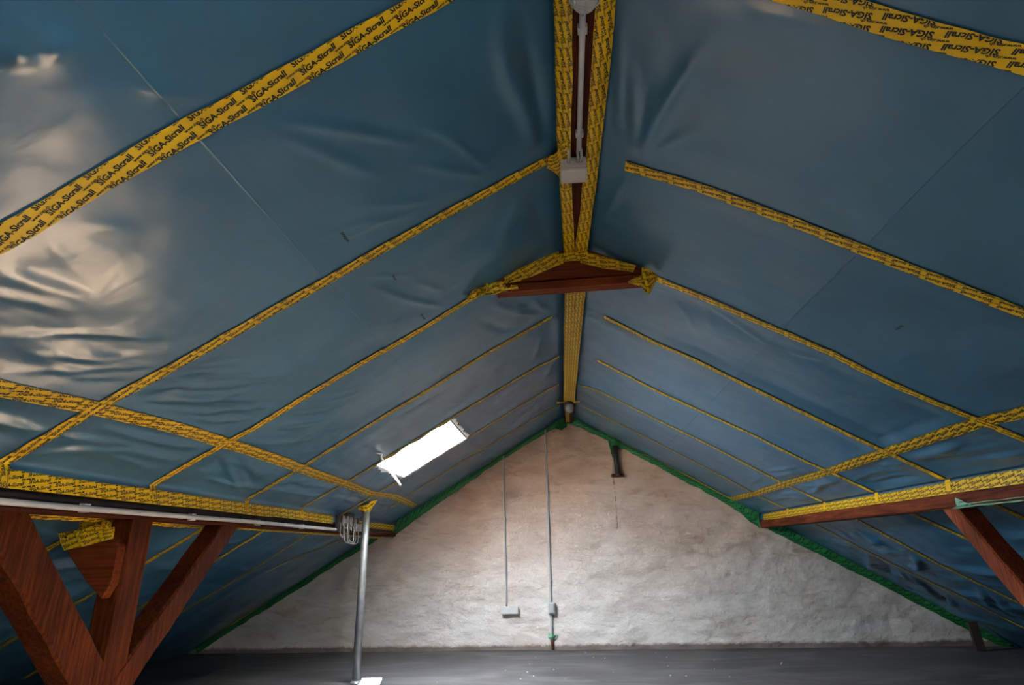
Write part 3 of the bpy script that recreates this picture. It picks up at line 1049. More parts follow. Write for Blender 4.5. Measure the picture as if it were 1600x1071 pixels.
# strut from the post out to the rafter, its end wrapped in yellow tape
strut = empty('timber_strut', (-2.8, 3.40, 1.2))
tag(strut, 'short dark strut angling up from the post into yellow tape', 'strut')
bm = bmesh.new()
prof = [(-2.775, 1.115), (-2.735, 1.20), (-2.735, 1.40), (-2.80, 1.47), (-3.10, 1.465), (-3.05, 1.37), (-2.90, 1.215)]
f0 = [bm.verts.new((x, 3.30, z)) for x, z in prof]
f1 = [bm.verts.new((x, 3.362, z)) for x, z in prof]
bm.faces.new(f0)
bm.faces.new(f1[::-1])
for i in range(7):
    bm.faces.new((f0[i], f0[(i + 1) % 7], f1[(i + 1) % 7], f1[i]))
bmesh.ops.recalc_face_normals(bm, faces=bm.faces)
bmesh.ops.bevel(bm, geom=list(bm.edges), offset=.006, segments=1, affect='EDGES')
o = bm_obj('plank', bm, M_WOODX)
o.parent = strut
o.matrix_parent_inverse = Matrix.Translation(-Vector(strut.location))

# collar at the ridge: gusset and the board under it
collar = empty('collar_tie', (0, 3.43, 3.0))
tag(collar, 'short red-brown collar board with triangular gusset under the ridge', 'beam')


def cpart(o, root):
    o.parent = root
    o.matrix_parent_inverse = Matrix.Translation(-Vector(root.location))
    return o


bm = bmesh.new()
prof = [(-0.57, 3.008), (0.445, 3.024), (0.445, 3.064), (0.10, 3.225), (-0.08, 3.225)]
f0 = [bm.verts.new((x, 3.425, z)) for x, z in prof]
f1 = [bm.verts.new((x, 3.485, z)) for x, z in prof]
bm.faces.new(f0)
bm.faces.new(f1[::-1])
for i in range(len(prof)):
    k = (i + 1) % len(prof)
    bm.faces.new((f0[i], f0[k], f1[k], f1[i]))
bmesh.ops.recalc_face_normals(bm, faces=bm.faces)
bmesh.ops.bevel(bm, geom=list(bm.edges), offset=.004, segments=1, affect='EDGES')
cpart(bm_obj('gusset', bm, M_WOODX), collar)
bm = bmesh.new()
R = Matrix.Translation((-.06, 3.43, 2.972)) @ Matrix.Rotation(-0.018, 4, 'Y')
add_box(bm, (-.46, -.050, -.042), (.505, .045, .012), R, 0.004)
cpart(bm_obj('board', bm, M_WOODX), collar)
bm = bmesh.new()
add_box(bm, (-.50, .020, .008), (.490, .060, .050), R, 0.002)
cpart(bm_obj('gap_shadow_filler', bm, M_DARKW), collar)  # dark filler standing in for the shadow gap above the board

# ------------------------------------------------------------------ printed lettering for the tapes
def text_template(body, length, shear=0.0, res=2, offset=0.0):
    cu = bpy.data.curves.new('lettering_source', 'FONT')
    cu.body = body
    cu.size = 1.0
    cu.shear = shear
    cu.resolution_u = res
    cu.offset = offset
    cu.fill_mode = 'FRONT'
    ob = bpy.data.objects.new('lettering_source', cu)
    COL.objects.link(ob)
    dg = bpy.context.evaluated_depsgraph_get()
    dg.update()
    ev = ob.evaluated_get(dg)
    me = ev.to_mesh()
    me.calc_loop_triangles()
    V = np.array([v.co[:2] for v in me.vertices])
    F = np.array([t.vertices[:] for t in me.loop_triangles])
    ev.to_mesh_clear()
    bpy.data.objects.remove(ob)
    bpy.data.curves.remove(cu)
    V[:, 0] -= V[:, 0].min()
    V[:, 1] -= 0.0
    k = length / V[:, 0].max()
    return V * k, F


def dash_template(words, h):
    V = []
    F = []
    for x0, x1 in words:
        b = len(V)
        V += [(x0, 0), (x1, 0), (x1 + h * .25, h), (x0 + h * .25, h)]
        F += [(b, b + 1, b + 2), (b, b + 2, b + 3)]
    return np.array(V), np.array(F)


BIG = {2: text_template('SIGA-Sicrall', 0.126, 0.12, 2, 0.036), 1: text_template('SIGA-Sicrall', 0.126, 0.12, 1, 0.036),
       0: dash_template([(0, .043), (.050, .098), (.103, .130)], .0125)}
SMALL = {2: text_template('www.siga.ch', 0.066, 0.0, 1, 0.026), 1: dash_template([(0, .022), (.026, .050), (.055, .072)], .007), 0: dash_template([(0, .066)], .006)}
TILT = math.radians(11.5)


def lettering(P, hw, parent, mat, lod=1, k=1.0, phase=0.0, tilt=TILT, lift=.0012):
    n, mcol = P.shape[:2]
    mid = P[:, mcol // 2]
    s = np.concatenate([[0], np.cumsum(np.linalg.norm(np.diff(mid, axis=0), axis=1))])
    du = np.gradient(P, axis=0)
    dv = np.gradient(P, axis=1)
    NN = np.cross(du, dv)
    NN /= np.linalg.norm(NN, axis=-1, keepdims=True) + 1e-12
    pitch, row, shift = 0.158 * k, 0.035 * k, 0.012 * k
    Vs = []
    Fs = []
    nb = 0
    ct, st = math.cos(tilt), math.sin(tilt)
    rows = int(hw / row) + 2
    for r in range(-rows, rows + 1):
        for c in range(-1, int(s[-1] / pitch) + 2):
            for (tv, tf), ox in ((BIG[lod], 0.0), (SMALL[lod], 0.114)):
                x = tv[:, 0] * k * ct - tv[:, 1] * k * st + c * pitch + r * shift + ox * k + phase
                y = tv[:, 0] * k * st + tv[:, 1] * k * ct - r * row - (0.002 * k if ox else 0.013 * k)
                if y.min() > hw or y.max() < -hw or x.max() < 0 or x.min() > s[-1]:
                    continue
                out = (x < 0.002) | (x > s[-1] - .002)
                cl = np.abs(y) > hw * .985
                ok = ~(out[tf].any(1)) & ~(cl[tf].all(1))
                if not ok.any():
                    continue
                f = tf[ok]
                used, inv = np.unique(f, return_inverse=True)
                xx = np.clip(x[used], 0, s[-1])
                yy = np.clip(y[used], -hw * .985, hw * .985)
                fi = np.clip(np.interp(xx, s, np.arange(n)), 0, n - 1.001)
                fj = np.clip((yy / hw + 1) / 2 * (mcol - 1), 0, mcol - 1.001)
                i = fi.astype(int)
                j = fj.astype(int)
                u = (fi - i)[:, None]
                v = (fj - j)[:, None]

                def bl(G):
                    return (G[i, j] * (1 - u) + G[i + 1, j] * u) * (1 - v) + (G[i, j + 1] * (1 - u) + G[i + 1, j + 1] * u) * v
                Vs.append(bl(P) + bl(NN) * lift)
                Fs.append(inv.reshape(f.shape) + nb)
                nb += len(used)
    if not Vs:
        return None
    o = mesh_np('lettering', np.concatenate(Vs), np.concatenate(Fs), mat, parent, smooth=False)
    o['kind'] = 'stuff'
    return o


def tape_obj(P, hw, label, group, mat=None, ink=None, hint=None, lod=1, k=1.0, phase=0.0, name='tape_strip', lift=.0012, tilt=TILT):
    """P: (n, m, 3) grid; rows run along the strip, columns across it.  Column order is set so that the print faces the room."""
    mat = mat or M_YEL
    ink = ink or M_INK
    d = P[len(P) // 2 + 1, P.shape[1] // 2] - P[len(P) // 2, P.shape[1] // 2]
    t = P[len(P) // 2, -1] - P[len(P) // 2, 0]
    if np.cross(d, t) @ np.asarray(hint) < 0:
        P = P[:, ::-1]
    n, mcol = P.shape[:2]
    o = mesh_np(name, P.reshape(-1, 3), grid_faces(n, mcol, flip=True), mat)
    tag(o, label, 'tape', group)
    lettering(P, hw, o, ink, lod, k, phase, tilt, lift)
    return o


def along(pts, step):
    p = np.array(pts, float)
    s = np.concatenate([[0], np.cumsum(np.linalg.norm(np.diff(p, axis=0), axis=1))])
    u = np.linspace(0, s[-1], max(3, int(s[-1] / step) + 1))
    return np.stack([np.interp(u, s, p[:, i]) for i in range(p.shape[1])], -1), u


def smooth_line(p, k=3):
    q = p.copy()
    for _ in range(k):
        q[1:-1] = (q[:-2] + 2 * q[1:-1] + q[2:]) / 4
    return q


ts_n = 5
TT = np.linspace(-1, 1, ts_n)


def rafter_tape(sg, pts, width, label, group, lod, over=True, lift=.0068, seed=0):
    p, u = along(pts, .02)
    p = smooth_line(p, 4)
    hw = width / 2
    jit = 1 + 0.06 * vnoise(u * 6, u * 0 + seed, 61) + 0.05 * vnoise(u * 15, u * 0 + seed, 64)
    jo = 0.005 * vnoise(u * 2.3, u * 0 + seed, 62)
    a = p[:, 0][:, None] + 0 * TT[None]
    y = p[:, 1][:, None] + (hw * jit)[:, None] * TT[None] + jo[:, None]
    cr = 0.0012 * vnoise(a * 30 + seed, y * 30, 63)
    P = surf(sg, a, y, lift + 0.0) + cr[..., None] * slope_n(sg)
    if over:
        rows = []
        ye = y[-1]
        for x, z in ((2.699, 1.752), (2.691, 1.735), (2.686, 1.712), (2.684, 1.690), (2.684, 1.665)):
            rows.append(np.stack([np.full(ts_n, sg * x), ye + .0, np.full(ts_n, z)], -1)[None])
        keep = a[:, 0] < 2.675
        P = np.concatenate([P[keep]] + rows, 0)
    P = P[::-1]                                   # eave -> ridge
    return tape_obj(P, hw, label, group, hint=slope_n(sg), lod=lod, k=0.85 + 0.3 * (width - .06) / .03, phase=0.03 * seed)


SLN = {-1: 'skylight slope', 1: 'slope without skylight'}
ORD = {7: 'first', 6: 'second', 5: 'third', 4: 'fourth', 3: 'fifth', 2: 'sixth', 1: 'seventh', 0: 'eighth'}
NOTE = {(-1, 7): 'short yellow tape piece beside the green gable tape, skylight slope',
        (-1, 6): 'thin yellow rafter tape, second from the gable, passing beyond the skylight',
        (-1, 5): 'yellow rafter tape running along the gable-side edge of the skylight',
        (-1, 4): 'yellow rafter tape running along the upper edge of the bright skylight',
        (-1, 3): 'yellow rafter tape between the collar board and the skylight, ending at the purlin',
        (-1, 2): 'yellow rafter tape starting at the crumpled end of the collar board',
        (-1, 1): 'long yellow rafter tape starting at the ridge junction box, skylight slope',
        (-1, 0): 'widest yellow tape with large black print, skylight slope, cut by the frame',
        (1, 7): 'yellow rafter tape running beside the green gable tape, slope without skylight',
        (1, 6): 'yellow rafter tape second from the gable, slope without skylight',
        (1, 5): 'yellow rafter tape crossing from the ridge tape end, slope without skylight',
        (1, 4): 'yellow rafter tape fourth from the gable, slope without skylight',
        (1, 3): 'yellow rafter tape fifth from the gable, ending on the bare purlin',
        (1, 2): 'yellow rafter tape starting at the hanging tape flap of the collar board',
        (1, 1): 'yellow rafter tape with clean cut upper end beside the ridge conduit box',
        (1, 0): 'wide yellow tape with upside-down print at the frame top, slope without skylight'}
WID = {0: .088, 1: .070, 2: .064, 3: .060, 4: .058, 5: .056, 6: .054, 7: .05}
for sg in (-1, 1):
    for k, pts in RAF[sg].items():
        over = not ((sg < 0 and k in (6, 7)) or (sg > 0 and k in (7,)))
        rafter_tape(sg, pts, WID[k], NOTE[(sg, k)], 'yellow tapes along the upper rafters', 2 if k <= 2 else (1 if k <= 3 else 0), over, seed=k + (9 if sg > 0 else 0))
LNOTE = {(-1, 1): 'yellow rafter tape under the purlin, behind the thick corner brace',
         (-1, 2): 'yellow rafter tape under the purlin, directly behind the timber post',
         (-1, 3): 'yellow rafter tape under the purlin, behind the gable-side brace top',
         (-1, 4): 'yellow rafter tape under the purlin, just past the gable-side brace',
         (-1, 5): 'yellow rafter tape under the purlin, below the cable loops side',
         (-1, 6): 'short yellow tape close to the green tape, under the cable loops',
         (-1, 7): 'small yellow tape piece low in the dark eave by the green tape',
         (1, 2): 'yellow rafter tape in the dark eave beyond the red brace',
         (1, 2.5): 'yellow rafter tape starting right under the red brace',
         (1, 3): 'yellow rafter tape below the bare purlin, reaching behind the red brace',
         (1, 4): 'yellow rafter tape below the bare purlin, middle of the crumpled film',
         (1, 5): 'thin yellow rafter tape low by the green tape, below the bare purlin'}
for sg in (-1, 1):
    for k, pts in LOWER[sg].items():
        rafter_tape(sg, pts, .052 if k >= 5 else .062, LNOTE[(sg, k)], 'yellow tapes along the rafters below the purlins', 1 if k <= 3 else 0, over=False, seed=int(k * 2) + 3)


def line_tape(sg, pts, width, label, group, lod, seed, direction):
    p, u = along(pts, .03)
    p = smooth_line(p, 4)
    hw = width / 2
    jo = 0.003 * vnoise(u * 2.5, u * 0 + seed, 66)
    a = p[:, 0][:, None] + hw * TT[None] * (1 + .06 * vnoise(u * 5, u * 0 + seed, 67))[:, None] + jo[:, None]
    y = p[:, 1][:, None] + 0 * TT[None]
    P = surf(sg, a, y, .0045)
    if direction < 0:
        P = P[::-1]
    return tape_obj(P, hw, label, group, hint=slope_n(sg), lod=lod, k=.95, phase=.01 * seed)


line_tape(-1, UP[-1], .080, 'long yellow tape crossing all rafters just above the purlin, skylight slope', 'yellow tapes running lengthwise', 1, 1, 1)
line_tape(1, UP[1], .080, 'long yellow tape crossing all rafters just above the bare purlin', 'yellow tapes running lengthwise', 1, 2, -1)


def face_tape(sg, y0, y1, ztop, zbot, label, seed, direction, lod):
    ys = np.arange(y0, y1, .03)
    x = 2.690 + .0015 * vnoise(ys * 4, ys * 0 + seed, 71)
    zt = ztop + .004 * vnoise(ys * 1.7, ys * 0 + seed, 72)
    zb = zbot + .004 * vnoise(ys * 2.3, ys * 0 + seed, 73)
    P = np.stack([np.repeat((sg * x)[:, None], ts_n, 1), np.repeat(ys[:, None], ts_n, 1), zb[:, None] + (zt - zb)[:, None] * (TT[None] + 1) / 2], -1)
    if direction < 0:
        P = P[::-1]
    return tape_obj(P, (ztop - zbot) / 2, label, 'yellow tapes along the purlin faces', hint=(-sg, 0, 0), lod=lod, k=.95, phase=.02 * seed)


face_tape(-1, 1.2, 6.42, 1.728, 1.645, 'broad yellow tape along the purlin face above the white conduit', 1, 1, 1)
face_tape(-1, 7.20, 8.80, 1.715, 1.640, 'yellow tape on the purlin end between cable box and gable', 2, 1, 0)
face_tape(1, 1.2, 8.76, 1.728, 1.645, 'broad bright yellow tape along the top of the bare purlin face', 3, -1, 1)

# ------------------------------------------------------------------ tapes on the ridge
def ridge_tape(cx, wid, label, lod, seed, z=3.1965, k=.76):
    """cx: list of (y, x centre); runs towards the viewer so the print reads that way."""
    p, u = along([(x, y) for y, x in cx], .02)
    p = smooth_line(p, 3)
    hw = wid / 2
    jit = 1 + .06 * vnoise(u * 5, u * 0 + seed, 81)
    x = p[:, 0][:, None] + hw * jit[:, None] * TT[None]
    y = p[:, 1][:, None] + .0 * TT[None]
    zz = z - .0015 * vnoise(x * 25, y * 12, 82) + np.maximum(0, np.abs(x - .019) - .074) * .75
    P = np.stack([x, y, zz], -1)[::-1]
    return tape_obj(P, hw, label, 'yellow tapes along the ridge beam', hint=(0, 0, -1), lod=lod, k=k, phase=.02 * seed)


ridge_tape([(1.10, -.068), (1.9, -.060), (2.30, -.062), (2.75, -.048), (3.30, -.028), (3.415, -.025)], .070, 'yellow tape along the ridge beam, on the skylight side of the conduit', 2, 1)
ridge_tape([(1.10, .092), (1.8, .094), (2.4, .088), (2.9, .073), (3.30, .056), (3.415, .055)], .078, 'yellow tape along the ridge beam, on the other side of the conduit', 2, 2)
ridge_tape([(3.49, -.020), (4.1, -.014), (5.0, -.018), (6.0, -.022), (7.50, -.030)], .080, 'yellow ridge tape beyond the collar board, skylight half', 1, 3)
ridge_tape([(3.49, .073), (4.1, .068), (5.0, .058), (6.0, .050), (7.50, .042)], .080, 'yellow ridge tape beyond the collar board, other half', 1, 4, z=3.1945)
ridge_tape([(7.66, -.012), (8.2, -.010), (8.86, .0)], .060, 'narrow yellow ridge tape end piece between far lamp and gable', 0, 5)
# cross piece of tape round the far lamp
bmP = []
for i in range(14):
    t = i / 13
    xx = -.155 + .31 * t
    bmP.append([(xx, 7.55 + .045 * q + .004 * math.sin(i * 2.1), min(3.190, 3.327 - .585 * abs(xx) - .012) - .004 * math.sin(i * 1.3 + q)) for q in TT])
tape_obj(np.array(bmP), .045, 'crumpled yellow tape piece crossing the ridge at the far lamp', 'yellow tapes along the ridge beam', hint=(0, 0, -1), lod=0)


# ------------------------------------------------------------------ tape scraps round the collar board and strut
def scrap(quads, label, group, mat=None, ink=None, hint=(0, -1, 0), amp=.008, seed=0, lod=2, k=.85, n=22, mc=9, hw=None, name='tape_scrap'):
    """a strip through a list of edge pairs ((x,y,z) lower, (x,y,z) upper), crumpled."""
    q = np.array(quads, float)
    u = np.linspace(0, len(q) - 1, n)
    lo = np.stack([np.interp(u, np.arange(len(q)), q[:, 0, i]) for i in range(3)], -1)
    hi = np.stack([np.interp(u, np.arange(len(q)), q[:, 1, i]) for i in range(3)], -1)
    t = np.linspace(0, 1, mc)
    P = lo[:, None] + (hi - lo)[:, None] * t[None, :, None]
    uu, vv = np.meshgrid(np.linspace(0, 5, n), np.linspace(0, 2.5, mc), indexing='ij')
    h_ = np.array(hint, float)
    P = P + (amp * fbm(uu + seed * 3.3, vv, 3, 90 + seed))[..., None] * h_
    w = hw or np.linalg.norm(hi - lo, axis=1).mean() / 2
    return tape_obj(P, w, label, group, mat, ink, hint=h_, lod=lod, k=k, name=name, lift=.0015)


G_COL = 'yellow tape pieces round the collar board'
yq = 3.418
scrap([((-.455, yq, 2.998), (-.47, yq, 3.050)), ((-.29, yq, 3.040), (-.33, yq, 3.125)), ((-.065, yq, 3.130), (-.10, yq, 3.220))], 'yellow tape along the gusset edge, skylight side of the ridge', G_COL, amp=.004, seed=1)
scrap([((.045, yq, 3.122), (.055, yq, 3.212)), ((.20, yq, 3.068), (.22, yq, 3.152)), ((.385, yq, 3.030), (.410, yq, 3.080))], 'yellow tape along the gusset edge, side with the hanging flap', G_COL, amp=.004, seed=2)
scrap([((-.085, yq - .004, 3.135), (-.085, yq - .004, 3.200)), ((.0, yq - .006, 3.140), (.0, yq - .006, 3.203)), ((.10, yq - .004, 3.130), (.10, yq - .004, 3.200))], 'yellow tape ends folded down over the gusset top', G_COL, amp=.004, seed=3, lod=1)
scrap([((-.575, yq, 2.975), (-.565, yq, 3.010)), ((-.46, yq, 3.000), (-.45, yq, 3.028)), ((-.36, yq, 3.010), (-.34, yq, 3.055))], 'thin yellow tape lap at the tapered end of the gusset', G_COL, amp=.003, seed=4)
yq = 3.368
scrap([((-.60, yq, 2.895), (-.57, yq + .02, 2.985)), ((-.53, yq - .004, 2.90), (-.53, yq, 2.985)), ((-.44, yq, 2.925), (-.45, yq + .005, 2.972)), ((-.37, yq, 2.930), (-.38, yq + .005, 2.962))], 'yellow tape wrapped round the collar board end, skylight side', G_COL, amp=.014, seed=5)
scrap([((-.725, yq + .02, 2.875), (-.70, yq + .035, 2.975)), ((-.66, yq, 2.89), (-.645, yq + .02, 3.01)), ((-.59, yq, 2.905), (-.575, yq + .02, 2.985))], 'crumpled knot of yellow tape where rafter tape meets the collar', G_COL, amp=.022, seed=6)
scrap([((.335, yq + .01, 2.935), (.345, yq + .01, 2.948)), ((.42, yq, 2.900), (.425, yq, 2.975)), ((.435, yq - .004, 2.862), (.435, yq, 3.035)), ((.462, yq - .006, 2.832), (.465, yq, 3.030)), ((.500, yq, 2.905), (.512, yq + .02, 3.005)), ((.527, yq + .03, 2.955), (.54, yq + .05, 2.995))], 'pointed yellow tape flap hanging from the collar board end', G_COL, amp=.008, seed=7)
# where the rafter tape runs into the ridge tape by the junction box
scrap([((-.150, 2.52, 3.212), (-.140, 2.44, 3.222)), ((-.105, 2.54, 3.185), (-.105, 2.37, 3.185)), ((-.075, 2.53, 3.184), (-.075, 2.28, 3.184)), ((-.035, 2.50, 3.189), (-.045, 2.26, 3.189))], 'crumpled yellow tape joint beside the ridge junction box', 'yellow tapes along the ridge beam', hint=(0, 0, -1), amp=.010, seed=8)
# strut end wrap
G_ST = 'yellow tape pieces round the strut'
scrap([((-3.06, 3.29, 1.380), (-3.14, 3.30, 1.475)), ((-2.93, 3.288, 1.405), (-2.96, 3.288, 1.50)), ((-2.77, 3.29, 1.440), (-2.78, 3.29, 1.505))], 'yellow tape wrapped across the strut end', G_ST, amp=.008, seed=9)
scrap([((-3.00, 3.284, 1.455), (-3.00, 3.284, 1.535)), ((-2.93, 3.282, 1.475), (-2.93, 3.284, 1.535)), ((-2.83, 3.284, 1.490), (-2.835, 3.29, 1.520))], 'upper yellow tape lap above the strut wrap', G_ST, amp=.006, seed=10, lod=1)
scrap([((-2.865, 3.280, 1.500), (-2.80, 3.280, 1.490)), ((-2.865, 3.282, 1.540), (-2.79, 3.282, 1.540)), ((-2.85, 3.33, 1.556), (-2.78, 3.33, 1.556))], 'upright yellow tape bit joining strut wrap and purlin', G_ST, amp=.004, seed=11, lod=1)
# tape seen along the lower back edge of the purlin
ys = np.arange(1.3, 8.8, .03)
P = np.stack([np.stack([np.full_like(ys, -2.852 - .035 * (q + 1) / 2), ys, 1.560 - .020 * (q + 1) / 2 - .006 * (1 + vnoise(ys * 2, ys * 0, 95))], -1) for q in TT], 1)
tape_obj(P, .025, 'yellow tape along the underside edge of the purlin with conduit', 'yellow tapes along the purlin faces', hint=(.3, 0, -1), lod=0)


# ------------------------------------------------------------------ green tape on the gable joint
def wall_y(x, z):
    l = fbm(x * 2.2, z * 3.6, 4, 101) * 0.020 + np.abs(fbm(x * 3.1 + 0.3 * vnoise(x * 4, z * 4, 3), z * 6.4, 3, 131)) * 0.012
    return WALL_Y + 0.005 + l * 0.8


def green_tape(sg, pts, wid, label, seed, lod=0):
    """pts: (across, drop below the rafter plane)."""
    p, u = along(pts, .03)
    a, dr, wid = p[:, 0], p[:, 1], p[:, 2]
    zr = Z0 - SL[sg] * a - dr
    rag = .010 * vnoise(u * 9, u * 0 + seed, 98) + .006 * vnoise(u * 21, u * 0 + seed, 99)
    x = sg * a
    rows = []
    for j, (dz, dy) in enumerate(((-wid, -.006), (-wid * .66, -.010), (-wid * .33, -.014), (0.0, -.022), (dr - .004, -.085))):
        z = zr + dz + (rag if j == 0 else 0)
        yv = np.minimum(wall_y(x, z), WALL_Y + .02) + dy + .004 * vnoise(u * 14, u * 0 + j * 1.7 + seed, 100)
        rows.append(np.stack([x, yv, z], -1))
    P = np.stack(rows, 1)
    return tape_obj(P, float(wid.mean()) * .6, label, 'green tapes along the gable joint', M_GRN, M_INKG, hint=(0, -1, -.2), lod=0, k=.8, tilt=TILT * 1.6)


green_tape(-1, [(0.0, .06, .065), (.25, .03, .05), (.6, .015, .05), (1.1, .015, .05), (1.8, .04, .06), (2.3, .06, .07), (2.62, .09, .075), (2.76, .10, .09)], 0, 'green tape on the gable joint from apex to purlin, skylight side', 1)
green_tape(-1, [(2.80, .03, .06), (3.3, .02, .055), (4.2, .02, .055), (5.60, .02, .055)], 0, 'green tape on the gable joint below the purlin with conduit', 2)
green_tape(1, [(0.0, .06, .065), (.22, .04, .06), (.6, .015, .065), (1.2, .02, .055), (2.0, .025, .06), (2.32, .04, .06), (2.5, .09, .065), (2.68, .14, .075)], 0, 'green tape on the gable joint from apex to the bare purlin', 3)
green_tape(1, [(2.80, .10, .06), (3.3, .08, .055), (4.3, .05, .055), (5.1, .05, .055), (5.60, .04, .05)], 0, 'green tape on the gable joint below the bare purlin', 4)
# little flaps
def wpt(x, z, d=.02):
    return (x, float(wall_y(np.array(x), np.array(z))) - d, z)


scrap([(wpt(-.21, 3.115), wpt(-.20, 3.20)), (wpt(-.11, 3.080), wpt(-.11, 3.21)), (wpt(-.02, 3.13), wpt(0, 3.22))], 'pointed green tape flap right at the gable apex', 'green tapes along the gable joint', M_GRN, M_INKG, amp=.006, seed=12, lod=0)
scrap([(wpt(.60, 2.905, .03), wpt(.60, 2.99, .03)), (wpt(.655, 2.60, .03), wpt(.68, 2.96, .03)), (wpt(.70, 2.745, .06), wpt(.72, 2.93, .05)), (wpt(.80, 2.755, .03), wpt(.80, 2.90, .04)), (wpt(.95, 2.745, .03), wpt(.95, 2.80, .03))], 'ragged green tape patch above the black pipe', 'green tapes along the gable joint', M_GRN, M_INKG, amp=.010, seed=13, lod=0)
# pale green foil strip on the bare purlin
yy = np.arange(3.55, 5.0, .03)
zb = 1.541
P = np.stack([np.stack([np.full_like(yy, 2.696 + .012 * (q + 1) / 2), yy, zb + .028 * (1 - q) / 2 * (np.clip((4.62 - yy) * 6, 0.15, 1)) + .004 * vnoise(yy * 9, yy * 0 + q, 111)], -1) for q in TT], 1)
o = mesh_np('foil_strip', P.reshape(-1, 3), grid_faces(*P.shape[:2], flip=True), M_GRN2)
tag(o, 'pale green foil edge along the bottom of the bare purlin', 'foil')
scrap([((2.689, 4.535, 1.552), (2.689, 4.525, 1.614)), ((2.687, 4.47, 1.552), (2.687, 4.485, 1.598)), ((2.689, 4.37, 1.552), (2.689, 4.41, 1.566))], 'pale green crumpled foil tab above the red brace', 'green tapes along the gable joint', M_GRN2, M_INKG, hint=(-1, 0, 0), amp=.006, seed=17, lod=0, name='foil_scrap')

# ------------------------------------------------------------------ lamps, conduits, boxes
def lamp(loc, label, sc=1.0):
    r = empty('bulkhead_lamp', loc)
    tag(r, label, 'lamp')
    x, y, z = loc
    cpart(lathe('base', [(.046 * sc, 0), (.058 * sc, -.004), (.058 * sc, -.020 * sc), (.050 * sc, -.030 * sc)], loc, M_BLACK, None, 20), r)
    cpart(lathe('glass_jar', [(.044 * sc, -.028 * sc), (.050 * sc, -.036 * sc), (.052 * sc, -.07 * sc), (.049 * sc, -.105 * sc), (.038 * sc, -.125 * sc), (.018 * sc, -.134 * sc)], loc, M_JAR, None, 24), r)
    for k in range(4):
        an = math.pi / 2 * k + .1
        c, s = math.cos(an), math.sin(an)
        path = [(x + .058 * sc * c, y + .058 * sc * s, z - .02 * sc), (x + .059 * sc * c, y + .059 * sc * s, z - .075 * sc), (x + .052 * sc * c, y + .052 * sc * s, z - .115 * sc), (x + .03 * sc * c, y + .03 * sc * s, z - .138 * sc), (x, y, z - .142 * sc)]
        V, F = tube_np(path, .0025 * sc, 6)
        cpart(mesh_np('guard_wire', V, F, M_GREY), r)
    return r


lamp((0.005, 1.455, 3.198), 'round glass lamp with guard wires on the ridge, at the frame top', 0.95)
lamp((0.005, 7.58, 3.196), 'small glass jar lamp hanging from the ridge near the gable', 1.05)


def conduit(name, path, r, mat, label, cat, clips, clip_mat, axis, group=None):
    root = empty(name, path[0])
    tag(root, label, cat, group)
    V, F = tube_np(path, r, 12)
    cpart(mesh_np('pipe', V, F, mat), root)
    for c in clips:
        bm = bmesh.new()
        w = r * 1.5
        if axis == 'Y':       # pipe along y: ring section saddles
            for s_ in (-1, 1):
                add_box(bm, (c[0] + s_ * r * 1.15 - .004, c[1] - .016, c[2] - r * .6), (c[0] + s_ * r * 1.15 + .004, c[1] + .016, c[2] + r * 1.5), None, .002)
            add_box(bm, (c[0] - w, c[1] - .013, c[2] + r * .9), (c[0] + w, c[1] + .013, c[2] + r * 1.5), None, .002)
        elif axis == 'F':     # pipe along y on a vertical face
            for s_ in (-1, 1):
                add_box(bm, (c[0] - r * 1.3, c[1] - .022, c[2] + s_ * r * 1.15 - .004), (c[0] + r * .7, c[1] + .022, c[2] + s_ * r * 1.15 + .004), None, .002)
            add_box(bm, (c[0] - r * 1.4, c[1] - .02, c[2] - w), (c[0] - r * .9, c[1] + .02, c[2] + w), None, .002)
        else:                 # upright on the wall
            add_box(bm, (c[0] - w, c[1] - r * .6, c[2] - .010), (c[0] + w, c[1] + r * 1.2, c[2] + .010), None, .002)
        cpart(bm_obj('clip', bm, clip_mat), root)
    return root


conduit('conduit_pipe', [(.006, 1.46, 3.176), (.009, 1.8, 3.176), (.012, 2.33, 3.176)], .0125, M_PVC, 'white plastic conduit on the ridge between lamp and junction box', 'conduit', [(.008, 1.64, 3.176), (.012, 2.22, 3.176)], M_PVC, 'Y')
jb = empty('junction_box', (-.015, 2.43, 3.15))
tag(jb, 'beige plastic junction box on the ridge beam at the conduit end', 'box')
bm = bmesh.new()
add_box(bm, (-.080, 2.405, 3.130), (.050, 2.505, 3.196), None, .010)
cpart(bm_obj('body', bm, M_BOX, smooth=False), jb)
bm = bmesh.new()
add_box(bm, (-.083, 2.400, 3.108), (.053, 2.512, 3.132), None, .011)
cpart(bm_obj('lid', bm, M_BOX), jb)
for px, py in ((-.04, 2.36), (.005, 2.365), (.022, 2.36)):
    V, F = tube_np([(px, py - .035, 3.176), (px + .004, py + .02, 3.168), (px, 2.41, 3.160)], .007, 8)
    cpart(mesh_np('cable_gland', V, F, M_CABLE), jb)

conduit('conduit_pipe', [(-2.680, y, 1.586 + .003 * math.sin(y * 1.7)) for y in np.linspace(1.0, 6.50, 40)], .0155, M_PVC, 'long white conduit clipped along the purlin face', 'conduit',
        [(-2.680, y, 1.586) for y in (1.9, 2.93, 3.86, 4.75, 5.6)], M_PVC, 'F')

